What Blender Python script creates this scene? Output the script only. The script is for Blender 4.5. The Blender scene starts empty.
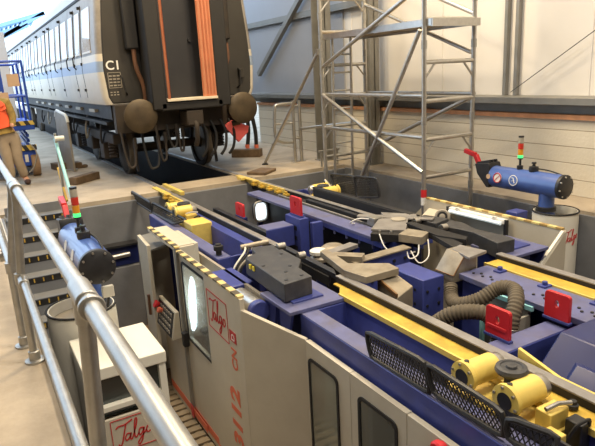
import bpy, bmesh, math, random
from mathutils import Vector, Matrix
random.seed(4)
S = bpy.context.scene
COL = S.collection
PI = math.pi

# ------------------------------------------------------------------ camera
R = ((0.86627803, -0.17029397, 0.46964065),
     (-0.49678203, -0.19461564, 0.84577324),
     (-0.05263067, -0.96598381, -0.25319024))
CAM = Vector((0, 0, 1.67)); F = 578.0
def at(u, v, ax, val):
    """point seen at photo pixel u,v lying on the plane axis=val"""
    c = ((u - 297.5) / F, (v - 223.0) / F, 1.0)
    d = Vector([sum(R[i][j] * c[j] for j in range(3)) for i in range(3)])
    return CAM + d * ((val - CAM[ax]) / d[ax])
cd = bpy.data.cameras.new('camera'); cam = bpy.data.objects.new('camera', cd); COL.objects.link(cam)
cd.sensor_width = 36; cd.lens = F * 36 / 595; cd.clip_end = 300; cd.clip_start = 0.05
cam.matrix_world = Matrix(((R[0][0], -R[0][1], -R[0][2], CAM.x), (R[1][0], -R[1][1], -R[1][2], CAM.y),
                           (R[2][0], -R[2][1], -R[2][2], CAM.z), (0, 0, 0, 1)))
S.camera = cam

# ------------------------------------------------------------------ materials
M = {}
def mat(name, col, rough=0.5, metal=0.0, var=0.12, scale=6.0, dirt=None, damt=0.3, bump=0.0, bscale=60, emit=None, estr=1.0, trans=0.0, coat=0.0):
    m = bpy.data.materials.new(name); m.use_nodes = True; nt = m.node_tree; N = nt.nodes; L = nt.links
    b = N['Principled BSDF']
    tc = N.new('ShaderNodeTexCoord')
    nz = N.new('ShaderNodeTexNoise'); nz.inputs['Scale'].default_value = scale; nz.inputs['Detail'].default_value = 6
    L.new(tc.outputs['Object'], nz.inputs['Vector'])
    rp = N.new('ShaderNodeValToRGB')
    rp.color_ramp.elements[0].position = 0.32; rp.color_ramp.elements[1].position = 0.68
    lo = [c * (1 - var) for c in col]; hi = [min(1, c * (1 + var)) for c in col]
    rp.color_ramp.elements[0].color = (*lo, 1); rp.color_ramp.elements[1].color = (*hi, 1)
    L.new(nz.outputs['Fac'], rp.inputs['Fac']); out = rp.outputs['Color']
    if dirt:
        n2 = N.new('ShaderNodeTexNoise'); n2.inputs['Scale'].default_value = scale * 0.45; n2.inputs['Detail'].default_value = 9; n2.inputs['Roughness'].default_value = 0.7
        L.new(tc.outputs['Object'], n2.inputs['Vector'])
        r2 = N.new('ShaderNodeValToRGB'); r2.color_ramp.elements[0].position = 0.45; r2.color_ramp.elements[1].position = 0.72
        r2.color_ramp.elements[0].color = (0, 0, 0, 1); r2.color_ramp.elements[1].color = (damt, damt, damt, 1)
        L.new(n2.outputs['Fac'], r2.inputs['Fac'])
        mx = N.new('ShaderNodeMixRGB'); mx.inputs['Color2'].default_value = (*dirt, 1)
        L.new(r2.outputs['Color'], mx.inputs['Fac']); L.new(out, mx.inputs['Color1']); out = mx.outputs['Color']
    L.new(out, b.inputs['Base Color'])
    mr = N.new('ShaderNodeMapRange'); mr.inputs['To Min'].default_value = max(0.02, rough - 0.08); mr.inputs['To Max'].default_value = min(1, rough + 0.1)
    L.new(nz.outputs['Fac'], mr.inputs['Value']); L.new(mr.outputs['Result'], b.inputs['Roughness'])
    b.inputs['Metallic'].default_value = metal
    if bump:
        n3 = N.new('ShaderNodeTexNoise'); n3.inputs['Scale'].default_value = bscale; n3.inputs['Detail'].default_value = 4
        L.new(tc.outputs['Object'], n3.inputs['Vector'])
        bp = N.new('ShaderNodeBump'); bp.inputs['Strength'].default_value = bump; bp.inputs['Distance'].default_value = 0.01
        L.new(n3.outputs['Fac'], bp.inputs['Height']); L.new(bp.outputs['Normal'], b.inputs['Normal'])
    if emit:
        b.inputs['Emission Color'].default_value = (*emit, 1); b.inputs['Emission Strength'].default_value = estr
    if trans: b.inputs['Transmission Weight'].default_value = trans
    if coat: b.inputs['Coat Weight'].default_value = coat
    M[name] = m; return m
def lin(r, g, b): return tuple(((c / 255) / 12.92 if c / 255 <= 0.04045 else ((c / 255 + 0.055) / 1.055) ** 2.4) for c in (r, g, b))

mat('concrete', lin(176, 162, 142), 0.85, var=0.13, scale=2.2, dirt=lin(112, 100, 84), damt=0.55, bump=0.25, bscale=30)
mat('pit_paint', lin(122, 124, 128), 0.55, var=0.10, scale=2.5, dirt=lin(74, 72, 72), damt=0.4)
mat('pit_floor', lin(120, 98, 80), 0.6, var=0.15, scale=3, dirt=lin(70, 48, 38), damt=0.5)
mat('cladding', lin(222, 218, 212), 0.5, var=0.03, scale=1.5)
mat('cladding_shade', lin(160, 162, 168), 0.5, var=0.04, scale=1.5)
mat('wood', lin(206, 150, 110), 0.7, var=0.15, scale=7, bump=0.1)
mat('timber', lin(104, 84, 62), 0.85, var=0.25, scale=8, bump=0.4)
mat('galv', lin(176, 174, 168), 0.38, metal=0.75, var=0.10, scale=14, dirt=lin(120, 116, 108), damt=0.35)
mat('galv_column', lin(140, 138, 132), 0.5, metal=0.5, var=0.10, scale=5)
mat('aluminium', lin(190, 186, 178), 0.32, metal=0.85, var=0.08, scale=18)
mat('ply', lin(150, 132, 104), 0.7, var=0.12, scale=10)
mat('rail_steel', lin(142, 138, 134), 0.45, metal=0.2, var=0.15, scale=9, dirt=lin(92, 84, 76), damt=0.5)
mat('rail_web', lin(28, 26, 26), 0.7, var=0.2, scale=9)
mat('blue', lin(64, 74, 144), 0.42, var=0.10, scale=7, dirt=lin(48, 50, 84), damt=0.6)
mat('blue_worn', lin(96, 100, 142), 0.5, var=0.12, scale=9, dirt=lin(98, 92, 96), damt=0.75)
mat('blue_crane', lin(70, 98, 166), 0.3, var=0.06, scale=8, coat=0.3)
mat('navy', lin(28, 38, 90), 0.35, var=0.08, scale=6)
mat('yellow', lin(228, 200, 104), 0.42, var=0.08, scale=8, dirt=lin(160, 128, 58), damt=0.45)
mat('yellow_dirty', lin(206, 170, 66), 0.5, var=0.12, scale=9, dirt=lin(110, 86, 40), damt=0.6)
mat('black_steel', lin(40, 40, 42), 0.42, var=0.25, scale=14)
mat('black_block', lin(58, 58, 60), 0.5, var=0.2, scale=20, dirt=lin(92, 90, 86), damt=0.4)
mat('black_rubber', lin(34, 33, 33), 0.7, var=0.2, scale=14)
mat('tan_steel', lin(160, 150, 132), 0.42, metal=0.35, var=0.15, scale=10, dirt=lin(112, 92, 66), damt=0.55)
mat('tan_edge', lin(122, 88, 52), 0.6, metal=0.2, var=0.15, scale=15)
mat('cabinet', lin(196, 188, 170), 0.5, var=0.03, scale=4, dirt=lin(176, 164, 142), damt=0.4)
mat('cabinet_white', lin(226, 222, 208), 0.45, var=0.03, scale=4)
mat('hose', lin(92, 82, 66), 0.75, var=0.15, scale=20)
mat('red', lin(206, 42, 48), 0.42, var=0.06, scale=8)
mat('red_mark', lin(190, 46, 48), 0.5, var=0.04)
mat('orange_mark', lin(214, 108, 78), 0.55, var=0.05)
mat('white_paint', lin(230, 228, 222), 0.5, var=0.04)
mat('dark_glass', lin(58, 66, 66), 0.06, var=0.1, scale=2, coat=0.6)
mat('clear_glass', (0.9, 0.97, 0.95), 0.04, var=0.0, trans=0.92)
mat('green_glow', lin(60, 200, 90), 0.3, emit=lin(70, 230, 120), estr=1.6)
mat('red_lens', lin(200, 52, 38), 0.3)
mat('amber_lens', lin(222, 150, 40), 0.3)
mat('grey_lens', lin(172, 166, 150), 0.3)
mat('tube_light', (1, 1, 1), 0.4, emit=(0.78, 0.92, 1.0), estr=5.0)
mat('lamp_face', (1, 1, 1), 0.4, emit=(0.80, 0.93, 1.0), estr=1.7)
mat('strip_light', (0.9, 0.97, 1), 0.4, emit=(0.72, 0.88, 0.9), estr=0.35)
mat('cyan_tape_lit_edge', lin(160, 220, 222), 0.45, var=0.03)
mat('train_cream', lin(216, 208, 192), 0.4, var=0.03, scale=3, dirt=lin(170, 158, 138), damt=0.3)
mat('train_band', lin(150, 166, 188), 0.4, var=0.04)
mat('train_grey', lin(150, 144, 136), 0.45, var=0.06, dirt=lin(92, 82, 70), damt=0.5)
mat('train_end', lin(50, 47, 42), 0.6, var=0.15, scale=3, dirt=lin(48, 42, 36), damt=0.6)
mat('train_black', lin(30, 28, 27), 0.65, var=0.2, scale=6)
mat('train_roof', lin(196, 192, 186), 0.5, var=0.05)
mat('train_window', lin(150, 136, 122), 0.08, var=0.1, coat=0.5)
mat('underframe', lin(44, 38, 33), 0.75, var=0.25, scale=6, dirt=lin(78, 62, 46), damt=0.5)
mat('buffer', lin(78, 66, 48), 0.5, metal=0.3, var=0.25, scale=6, dirt=lin(54, 46, 38), damt=0.6)
mat('tyre', lin(120, 112, 102), 0.4, metal=0.7, var=0.15)
mat('brown_pipe', lin(104, 70, 48), 0.6, var=0.2)
mat('curtain', lin(206, 142, 108), 0.75, var=0.08, scale=5)
mat('gangway_door', lin(44, 44, 47), 0.5, var=0.08)
mat('cream_sill', lin(216, 204, 180), 0.6, var=0.1)
mat('coral', lin(250, 112, 108), 0.8, var=0.05)
mat('lift_blue', lin(38, 78, 176), 0.4, var=0.08)
mat('cardboard', lin(198, 168, 138), 0.8, var=0.06)
mat('skin', lin(206, 156, 128), 0.6, var=0.03)
mat('trousers', lin(156, 140, 120), 0.85, var=0.08, scale=9)
mat('vest', lin(236, 96, 58), 0.8, var=0.08)
mat('camo', lin(150, 126, 66), 0.85, var=0.35, scale=12)
mat('boots', lin(66, 44, 34), 0.7)
mat('hair', lin(60, 44, 32), 0.8)
mat('truss', lin(160, 200, 236), 0.5, var=0.03)
mat('wheel_tan', lin(150, 122, 92), 0.7, var=0.1)
mat('plate_grey', lin(160, 152, 138), 0.6, var=0.08, dirt=lin(120, 108, 92), damt=0.4)
mat('green_box', lin(72, 96, 80), 0.5)
mat('grey_glass', lin(128, 132, 120), 0.08, var=0.12, scale=2, coat=0.6)
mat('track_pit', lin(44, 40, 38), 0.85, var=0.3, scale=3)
mat('hall_grey', lin(130, 126, 120), 0.8, var=0.05)
mat('sticker_yellow', lin(226, 206, 60), 0.5, var=0.03)

def block_wall():
    m = bpy.data.materials.new('painted_blocks'); m.use_nodes = True; nt = m.node_tree; N = nt.nodes; L = nt.links
    b = N['Principled BSDF']; tc = N.new('ShaderNodeTexCoord'); sp = N.new('ShaderNodeSeparateXYZ'); cb = N.new('ShaderNodeCombineXYZ')
    L.new(tc.outputs['Object'], sp.inputs[0])
    ad = N.new('ShaderNodeMath'); ad.operation = 'ADD'; L.new(sp.outputs['X'], ad.inputs[0]); L.new(sp.outputs['Y'], ad.inputs[1])
    L.new(ad.outputs[0], cb.inputs['X']); L.new(sp.outputs['Z'], cb.inputs['Y'])
    br = N.new('ShaderNodeTexBrick'); L.new(cb.outputs[0], br.inputs['Vector'])
    br.inputs['Scale'].default_value = 1.0; br.inputs['Brick Width'].default_value = 22; br.inputs['Row Height'].default_value = 0.2
    br.inputs['Mortar Size'].default_value = 0.006; br.inputs['Mortar Smooth'].default_value = 0.4
    br.inputs['Color1'].default_value = (*lin(214, 206, 188), 1); br.inputs['Color2'].default_value = (*lin(208, 200, 182), 1); br.inputs['Mortar'].default_value = (*lin(150, 136, 114), 1)
    nz = N.new('ShaderNodeTexNoise'); nz.inputs['Scale'].default_value = 25; L.new(tc.outputs['Object'], nz.inputs['Vector'])
    L.new(br.outputs['Color'], b.inputs['Base Color']); b.inputs['Roughness'].default_value = 0.65
    bp = N.new('ShaderNodeBump'); bp.inputs['Strength'].default_value = 0.5; bp.inputs['Distance'].default_value = 0.01
    iv = N.new('ShaderNodeMath'); iv.operation = 'MULTIPLY_ADD'; iv.inputs[1].default_value = -1.0
    L.new(br.outputs['Fac'], iv.inputs[0]); L.new(nz.outputs['Fac'], iv.inputs[2])
    L.new(iv.outputs[0], bp.inputs['Height']); L.new(bp.outputs['Normal'], b.inputs['Normal'])
    M['blocks'] = m
block_wall()
def stripes(name, axis, period, c1, c2, slant=0.0):
    m = bpy.data.materials.new(name); m.use_nodes = True; nt = m.node_tree; N = nt.nodes; L = nt.links
    b = N['Principled BSDF']; tc = N.new('ShaderNodeTexCoord'); sp = N.new('ShaderNodeSeparateXYZ'); L.new(tc.outputs['Object'], sp.inputs[0])
    md = N.new('ShaderNodeMath'); md.operation = 'MULTIPLY_ADD'; md.inputs[1].default_value = 1 / period
    ml = N.new('ShaderNodeMath'); ml.operation = 'MULTIPLY'; ml.inputs[1].default_value = slant / period
    L.new(sp.outputs['Z'], ml.inputs[0]); L.new(sp.outputs[axis], md.inputs[0]); L.new(ml.outputs[0], md.inputs[2])
    fr = N.new('ShaderNodeMath'); fr.operation = 'FRACT'; L.new(md.outputs[0], fr.inputs[0])
    gt = N.new('ShaderNodeMath'); gt.operation = 'GREATER_THAN'; gt.inputs[1].default_value = 0.5; L.new(fr.outputs[0], gt.inputs[0])
    mx = N.new('ShaderNodeMixRGB'); mx.inputs['Color1'].default_value = (*c1, 1); mx.inputs['Color2'].default_value = (*c2, 1)
    L.new(gt.outputs[0], mx.inputs['Fac']); L.new(mx.outputs[0], b.inputs['Base Color']); b.inputs['Roughness'].default_value = 0.5
    M[name] = m
stripes('hazard', 'Y', 0.19, lin(214, 190, 128), lin(84, 76, 56))
stripes('hazard_pale', 'Y', 0.19, lin(224, 206, 138), lin(168, 140, 84))
stripes('hazard_x', 'X', 0.16, lin(220, 190, 90), lin(50, 48, 46), 0.5)
stripes('slats', 'Y', 0.10, lin(190, 158, 110), lin(120, 92, 62))

# ------------------------------------------------------------------ mesh builder
class B:
    def __init__(s, T=None): s.bm = bmesh.new(); s.T = T
    def v(s, p):
        p = Vector(p)
        return s.bm.verts.new(s.T(p) if s.T else p)
    def face(s, vs):
        try: return s.bm.faces.new(vs)
        except ValueError: return None
    def box(s, x0, x1, y0, y1, z0, z1):
        c = [s.v((x, y, z)) for x in (x0, x1) for y in (y0, y1) for z in (z0, z1)]
        for q in ((0, 1, 3, 2), (4, 6, 7, 5), (0, 4, 5, 1), (2, 3, 7, 6), (0, 2, 6, 4), (1, 5, 7, 3)): s.face([c[i] for i in q])
        return s
    def hexa(s, a, b):
        """8-corner solid from two matching loops a and b"""
        va = [s.v(p) for p in a]; vb = [s.v(p) for p in b]; n = len(a)
        s.face(va[::-1]); s.face(vb)
        for i in range(n): s.face([va[i], va[(i + 1) % n], vb[(i + 1) % n], vb[i]])
        return s
    def prism(s, poly, ax, a0, a1):
        """poly of 2-D points in the two other axes (in order), extruded along ax"""
        def P(q, t):
            q = list(q); q.insert(ax, t); return q
        return s.hexa([P(q, a0) for q in poly], [P(q, a1) for q in poly])
    def slab(s, pts, z0, z1): return s.hexa([(p[0], p[1], z0) for p in pts], [(p[0], p[1], z1) for p in pts])
    def obox(s, c, u, w, n, hu, hw, hn):
        c, u, w, n = (Vector(q) for q in (c, u, w, n))
        A = [c + u * (hu * a) + w * (hw * b) - n * hn for a, b in ((-1, -1), (1, -1), (1, 1), (-1, 1))]
        return s.hexa(A, [p + n * (2 * hn) for p in A])
    def bar(s, p0, p1, w, h):
        p0, p1 = Vector(p0), Vector(p1); d = (p1 - p0); L = d.length; d = d / L
        up = Vector((0, 0, 1)) if abs(d.z) < 0.95 else Vector((1, 0, 0))
        sd = d.cross(up).normalized(); up = sd.cross(d)
        return s.obox((p0 + p1) / 2, d, sd, up, L / 2, w / 2, h / 2)
    def ring(s, c, a, b, r, n, r2=None):
        return [s.v(c + a * (r * math.cos(2 * PI * i / n)) + b * ((r2 or r) * math.sin(2 * PI * i / n))) for i in range(n)]
    def tube(s, pts, r, n=10, rad=None, caps=True):
        pts = [Vector(p) for p in pts]; rings = []
        prev = None
        for i, p in enumerate(pts):
            d = (pts[min(i + 1, len(pts) - 1)] - pts[max(i - 1, 0)]).normalized()
            if prev is None:
                up = Vector((0, 0, 1)) if abs(d.z) < 0.9 else Vector((0, 1, 0))
                a = d.cross(up).normalized()
            else:
                a = (prev - d * prev.dot(d)).normalized()
            prev = a; b = d.cross(a)
            rr = rad[i] if rad else r
            rings.append(s.ring(p, a, b, rr, n))
        for i in range(len(rings) - 1):
            for k in range(n): s.face([rings[i][k], rings[i][(k + 1) % n], rings[i + 1][(k + 1) % n], rings[i + 1][k]])
        if caps: s.face(rings[0][::-1]); s.face(rings[-1])
        return s
    def cyl(s, p0, p1, r, n=20, r2=None): return s.tube([p0, p1], r, n, [r, r if r2 is None else r2])
    def lathe(s, p0, axis, prof, n=28):
        """prof = list of (distance along axis, radius)"""
        p0 = Vector(p0); ax = Vector(axis).normalized()
        return s.tube_raw([(p0 + ax * d, r) for d, r in prof], ax, n)
    def tube_raw(s, pr, ax, n):
        up = Vector((0, 0, 1)) if abs(ax.z) < 0.9 else Vector((0, 1, 0))
        a = ax.cross(up).normalized(); b = ax.cross(a)
        rings = [s.ring(p, a, b, max(r, 1e-4), n) for p, r in pr]
        for i in range(len(rings) - 1):
            for k in range(n): s.face([rings[i][k], rings[i][(k + 1) % n], rings[i + 1][(k + 1) % n], rings[i + 1][k]])
        s.face(rings[0][::-1]); s.face(rings[-1]); return s
    def ell(s, c, rx, ry, rz, n=14):
        c = Vector(c); rows = []
        for i in range(1, n // 2):
            t = PI * i / (n // 2)
            rows.append([s.v(c + Vector((rx * math.sin(t) * math.cos(2 * PI * k / n), ry * math.sin(t) * math.sin(2 * PI * k / n), rz * math.cos(t)))) for k in range(n)])
        top = s.v(c + Vector((0, 0, rz))); bot = s.v(c - Vector((0, 0, rz)))
        for k in range(n):
            s.face([top, rows[0][k], rows[0][(k + 1) % n]]); s.face([bot, rows[-1][(k + 1) % n], rows[-1][k]])
            for i in range(len(rows) - 1): s.face([rows[i][k], rows[i + 1][k], rows[i + 1][(k + 1) % n], rows[i][(k + 1) % n]])
        return s
ORG = {}
def obj(name, b, m, parent=None, bevel=0.0, smooth=40, seg=2):
    bm = b.bm
    bmesh.ops.recalc_face_normals(bm, faces=bm.faces)
    me = bpy.data.meshes.new(name)
    o = bpy.data.objects.new(name, me); COL.objects.link(o)
    off = Vector((0, 0, 0)); po = Vector((0, 0, 0))
    if parent: po = ORG[parent.name]; off = po
    else:
        xs = [v.co for v in bm.verts]
        off = Vector(((min(q.x for q in xs) + max(q.x for q in xs)) / 2, (min(q.y for q in xs) + max(q.y for q in xs)) / 2, min(q.z for q in xs)))
        o.location = off
    bmesh.ops.translate(bm, verts=bm.verts, vec=-off)
    bm.to_mesh(me); bm.free()
    if smooth:
        for p in me.polygons: p.use_smooth = True
        me.set_sharp_from_angle(angle=math.radians(smooth))
    me.materials.append(M[m] if isinstance(m, str) else m)
    if parent: o.parent = parent
    ORG[o.name] = off
    if bevel:
        md = o.modifiers.new('bevel', 'BEVEL'); md.width = bevel; md.segments = seg; md.limit_method = 'ANGLE'; md.angle_limit = math.radians(35)
    return o
def tag(o, label, cat, group=None):
    o['label'] = label; o['category'] = cat
    if group: o['group'] = group
    return o
def thing(name, loc, label, cat, group=None):
    o = bpy.data.objects.new(name, None); COL.objects.link(o); o.location = loc; o.empty_display_size = 0.1
    ORG[o.name] = Vector(loc); return tag(o, label, cat, group)
def struct(name, b, m, bevel=0.0):
    o = obj(name, b, m, None, bevel); o['kind'] = 'structure'; return o
def text_mesh(name, s, size, place, m, parent, depth=0.002, bold=0.0):
    """flat lettering; place maps local (x, y, z) to world"""
    cu = bpy.data.curves.new('lettering', 'FONT'); cu.body = s; cu.size = size; cu.extrude = depth / 2; cu.offset = bold
    t = bpy.data.objects.new('lettering', cu); COL.objects.link(t)
    dg = bpy.context.evaluated_depsgraph_get(); dg.update()
    me = bpy.data.meshes.new_from_object(t.evaluated_get(dg))
    b = B(); b.bm.from_mesh(me)
    for v in b.bm.verts: v.co = place(v.co)
    bpy.data.objects.remove(t); bpy.data.meshes.remove(me)
    return obj(name, b, m, parent, smooth=0)
def ribbon(b, pts, w, place, t=0.003):
    """a pen stroke of half-width w as a thin raised ribbon"""
    pts = [Vector((p[0], p[1], 0)) for p in pts]
    A, Bq = [], []
    for i, p in enumerate(pts):
        d = pts[min(i + 1, len(pts) - 1)] - pts[max(i - 1, 0)]; d.normalize()
        nrm = Vector((-d.y, d.x, 0))
        A.append(p + nrm * w); Bq.append(p - nrm * w)
    for k in range(len(pts) - 1):
        lo = [A[k], A[k + 1], Bq[k + 1], Bq[k]]
        b.hexa([place(q) for q in lo], [place(q + Vector((0, 0, t))) for q in lo])
def spline(pts, n=6):
    out = []
    P = [Vector((p[0], p[1], p[2] if len(p) > 2 else 0)) for p in pts]
    for i in range(len(P) - 1):
        p0 = P[max(i - 1, 0)]; p1 = P[i]; p2 = P[i + 1]; p3 = P[min(i + 2, len(P) - 1)]
        for k in range(n):
            t = k / n
            out.append(0.5 * ((2 * p1) + (p2 - p0) * t + (2 * p0 - 5 * p1 + 4 * p2 - p3) * t * t + (3 * p1 - p0 - 3 * p2 + p3) * t ** 3))
    out.append(P[-1]); return out
def logo(parent, place, w, h, frame=True, name='script_logo', m='red_mark'):
    """red handwritten 'Talgo' inside a box; local x 0..w, y 0..h"""
    b = B(); X = lambda pts: [(p[0] * w, p[1] * h) for p in pts]; pw = w * 0.011
    if frame:
        for a, c in (((0, 0), (1, 0)), ((1, 0), (1, 1)), ((1, 1), (0, 1)), ((0, 1), (0, 0))): ribbon(b, X([a, c]), pw * 0.8, place)
    pw *= 1.4
    strokes = [[(.10, .74), (.16, .80), (.30, .80), (.48, .90)],
               [(.33, .80), (.27, .55), (.20, .25), (.15, .20), (.12, .25)],
               [(.40, .48), (.33, .50), (.28, .38), (.31, .30), (.38, .38), (.42, .50), (.39, .32), (.43, .31), (.48, .45)],
               [(.48, .45), (.56, .72), (.58, .88), (.54, .86), (.50, .55), (.50, .34), (.54, .32), (.60, .44)],
               [(.70, .54), (.63, .54), (.59, .42), (.62, .34), (.68, .42), (.72, .54), (.66, .20), (.58, .06), (.56, .14), (.68, .32), (.77, .44)],
               [(.85, .56), (.79, .52), (.77, .40), (.82, .35), (.88, .44), (.87, .54), (.83, .54)]]
    for s_ in strokes: ribbon(b, [(q.x, q.y) for q in spline(X(s_), 5)], pw, place)
    return obj(name, b, m, parent, smooth=0)
def mirr(p): return Vector((6.48 - p.x, p.y, p.z))

# ================================================================== SETTING
PZ = -1.95
struct('floor', B().box(-7, 0.20, -8, 8.65, PZ - 0.3, 0), 'concrete')
b = B(); b.box(-7, 2.58, 8.65, 16, -1.2, 0); b.box(3.89, 14, 8.65, 13.2, -1.2, 0); b.box(2.58, 3.89, 8.65, 9.25, -1.2, -0.015);
b.box(-7, 2.58, 16, 60, -1.2, 0); b.box(3.89, 20, 13.2, 60, -1.2, 0)
struct('floor.001', b, 'concrete')
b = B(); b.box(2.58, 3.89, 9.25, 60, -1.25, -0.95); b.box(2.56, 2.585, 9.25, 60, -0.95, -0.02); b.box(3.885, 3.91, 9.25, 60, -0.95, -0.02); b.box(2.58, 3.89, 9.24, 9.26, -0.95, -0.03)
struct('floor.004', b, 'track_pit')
struct('floor.002', B().box(5.82, 7.0, -8, 8.65, PZ - 0.3, 0), 'concrete')
struct('floor.003', B().box(0.20, 5.82, -8, 8.65, PZ - 0.3, PZ), 'pit_floor')
b = B(); b.box(0.20, 2.60, 8.55, 8.655, PZ, -0.06); b.box(2.60, 3.87, 8.55, 8.655, PZ, -0.075); b.box(3.87, 5.80, 8.55, 8.655, PZ, -0.06); struct('wall_far', b, 'pit_paint')
struct('wall_pit_right', B().box(5.78, 5.825, -8, 8.55, PZ, -0.04), 'pit_paint')
struct('wall_pit_left', B().box(0.195, 0.235, -8, 8.55, PZ, -0.03), 'pit_paint')
struct('trim_1', B().box(0.20, 5.80, 8.50, 8.56, -1.02, -0.97).box(0.235, 1.9, 8.3, 8.55, PZ, -0.97), 'pit_paint')
# right-hand wall: painted blocks below, timber cap, steel sill, white cladding above
WX = 6.4
struct('wall_right', B().box(WX, WX + 0.24, -8, 13.2, 0, 0.93), 'blocks')
struct('trim_2', B().box(WX - 0.03, WX + 0.26, -8, 13.22, 0.93, 0.985), 'wood')
struct('trim_3', B().prism([(WX - 0.12, 1.11), (WX + 0.2, 1.11), (WX + 0.2, 1.21), (WX - 0.12, 1.195)], 1, -8, 17).box(WX + 0.10, WX + 0.2, -8, 17, 0.985, 1.11), 'galv_column', 0.004)
b = B().box(WX + 0.14, WX + 0.22, -8, 17, 1.2, 6.6)
for yy in (-5.4, -3.0, -0.6, 1.8, 4.42, 6.9, 9.3, 11.7, 14.1): b.box(WX + 0.132, WX + 0.145, yy, yy + 0.018, 1.2, 6.6)
struct('wall_right.001', b, 'cladding')
struct('wall_right.002', B().box(WX + 0.11, WX + 0.138, 9.55, 17, 1.2, 6.6), 'cladding_shade')  # greyer copy of the cladding, its daylit shade put into the colour
b = B()
for yy in (5.62, 5.44): b.box(WX + 0.07, WX + 0.135, yy, yy + 0.05, 1.2, 6.6)
struct('trim_4', b, 'galv_column')
struct('trim_5', B().box(WX + 0.02, WX + 0.14, 8.9, 17, 2.74, 2.86), 'galv_column')
struct('ceiling', B().box(-7.3, 6.8, -8.3, 11.5, 6.6, 6.8), 'hall_grey')
struct('wall_left', B().box(-7.3, -7.0, -8.3, 11.5, -0.3, 6.6), 'hall_grey')
struct('wall_back', B().box(-7.0, 6.8, -8.3, -8.0, PZ, 6.6), 'hall_grey')

# ---- columns, braces on the right wall
def column(x, y, w, top, label, base=True):
    t = thing('steel_column', (x, y, 0), label, 'column', 'steel columns of the right wall')
    b = B(); b.box(x - w / 2, x + w / 2, y - w / 2, y - w / 2 + 0.025, 0.015, top); b.box(x - w / 2, x + w / 2, y + w / 2 - 0.025, y + w / 2, 0.015, top); b.box(x - 0.012, x + 0.012, y - w / 2, y + w / 2, 0.015, top)
    obj('shaft', b, 'galv_column', t, 0.003)
    if base: obj('base_plate', B().box(x - w * .62, x + w * .62, y - w * .62, y + w * .62, 0, 0.016), 'galv_column', t)
    return t
column(5.93, 9.40, 0.26, 6.6, 'thick grey steel column behind the scaffold tower and looped gate')
column(6.22, 8.30, 0.20, 6.6, 'slimmer steel column standing against block wall inside the scaffold bay')
t = tag(obj('wall_brace', B().bar((6.38, 13.0, 1.65), (6.38, 10.6, 3.3), 0.10, 0.11), 'galv_column', None, 0.004), 'grey diagonal steel brace high on wall right of train', 'brace')
tag(obj('wire_brace', B().tube([(6.44, 5.5, 1.25), (6.44, 3.0, 2.75)], 0.005, 6), 'black_steel'), 'thin dark diagonal wire rising across white cladding at upper right', 'wire')

# ================================================================== RAILS
def rail(b, x, y0, y1, web=0.16):
    b.box(x - 0.035, x + 0.035, y0, y1, -0.035, 0.0); b.box(x - 0.012, x + 0.012, y0, y1, -web + .02, -0.035); b.box(x - 0.06, x + 0.06, y0, y1, -web, -web + 0.02)
XL, XR = 2.515, 3.965
for x, l in ((XL, 'worn running rail under the left wheels of the carriage'), (XR, 'worn running rail under the right wheels of the carriage')):
    b = B(); b.box(x - 0.035, x + 0.035, 8.66, 45, -0.04, 0.012); b.box(x - 0.06, x + 0.06, 8.66, 45, -0.06, -0.04)
    tag(obj('running_rail', b, 'rail_steel', None, 0.004), l, 'rail')
def machine_rail(x, y0, y1, label):
    t = thing('machine_rail', (x, (y0 + y1) / 2, -0.16), label, 'rail')
    obj('rail_head', B().box(x - 0.036, x + 0.036, y0, y1, -0.014, 0.0), 'rail_steel', t, 0.004)
    obj('rail_web', B().box(x - 0.034, x + 0.034, y0, y1, -0.16, -0.014), 'rail_web', t)
    return t
machine_rail(XL, -0.6, 3.86, 'near left rail with dirty grey head along the blue tray beside yellow motors')
machine_rail(XL, 4.95, 8.64, 'far left rail with dark web running to the pit edge by yellow brackets')
machine_rail(XR, -0.6, 3.45, 'near right rail beyond the long yellow flange at lower right')
machine_rail(XR, 4.6, 8.64, 'far right rail running to the pit edge past the toothed yellow bracket')
# sliding rails bridging the lathe gap
def slide_rail(pts, label):
    t = thing('sliding_rail', ((pts[0][0] + pts[1][0]) / 2, (pts[0][1] + pts[1][1]) / 2, -0.12), label, 'rail')
    (x0, y0), (x1, y1) = pts
    obj('rail_bar', B().slab([(x0 - .03, y0), (x0 + .03, y0 + .12), (x1 + .03, y1), (x1 - .03, y1)], -0.05, 0.0), 'black_steel', t, 0.004)
    obj('support_bar', B().slab([(x0 - .045, y0 + .1), (x0 + .045, y0 + .2), (x1 + .045, y1), (x1 - .045, y1)], -0.14, -0.05), 'rail_web', t)
slide_rail(((2.66, 5.45), (2.66, 7.0)), 'short dark sliding rail lying just inside the far left rail')
slide_rail(((2.53, 3.88), (2.545, 4.93)), 'narrow dark sliding rail bridging the left gap beside black block')
slide_rail(((3.84, 4.2), (3.84, 6.6)), 'narrow dark sliding rail on right deck beside far right rail')
# rail clip bars with bolts
b = B()
for i in range(14): b.cyl((XL - 0.021, 5.15 + i * 0.155, -0.10), (XL - 0.036, 5.15 + i * 0.155, -0.10), 0.014, 8)
# long black beam beside right rail
t = thing('guide_beam', (4.13, 5.6, -0.1), 'long black steel guide beam beyond the far right rail', 'beam')
obj('beam', B().box(4.08, 4.19, 4.75, 6.85, -0.1, 0.07), 'rail_web', t, 0.006)
obj('cover_strip', B().box(4.085, 4.17, 4.8, 6.9, 0.07, 0.085), 'black_steel', t, 0.003)

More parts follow.
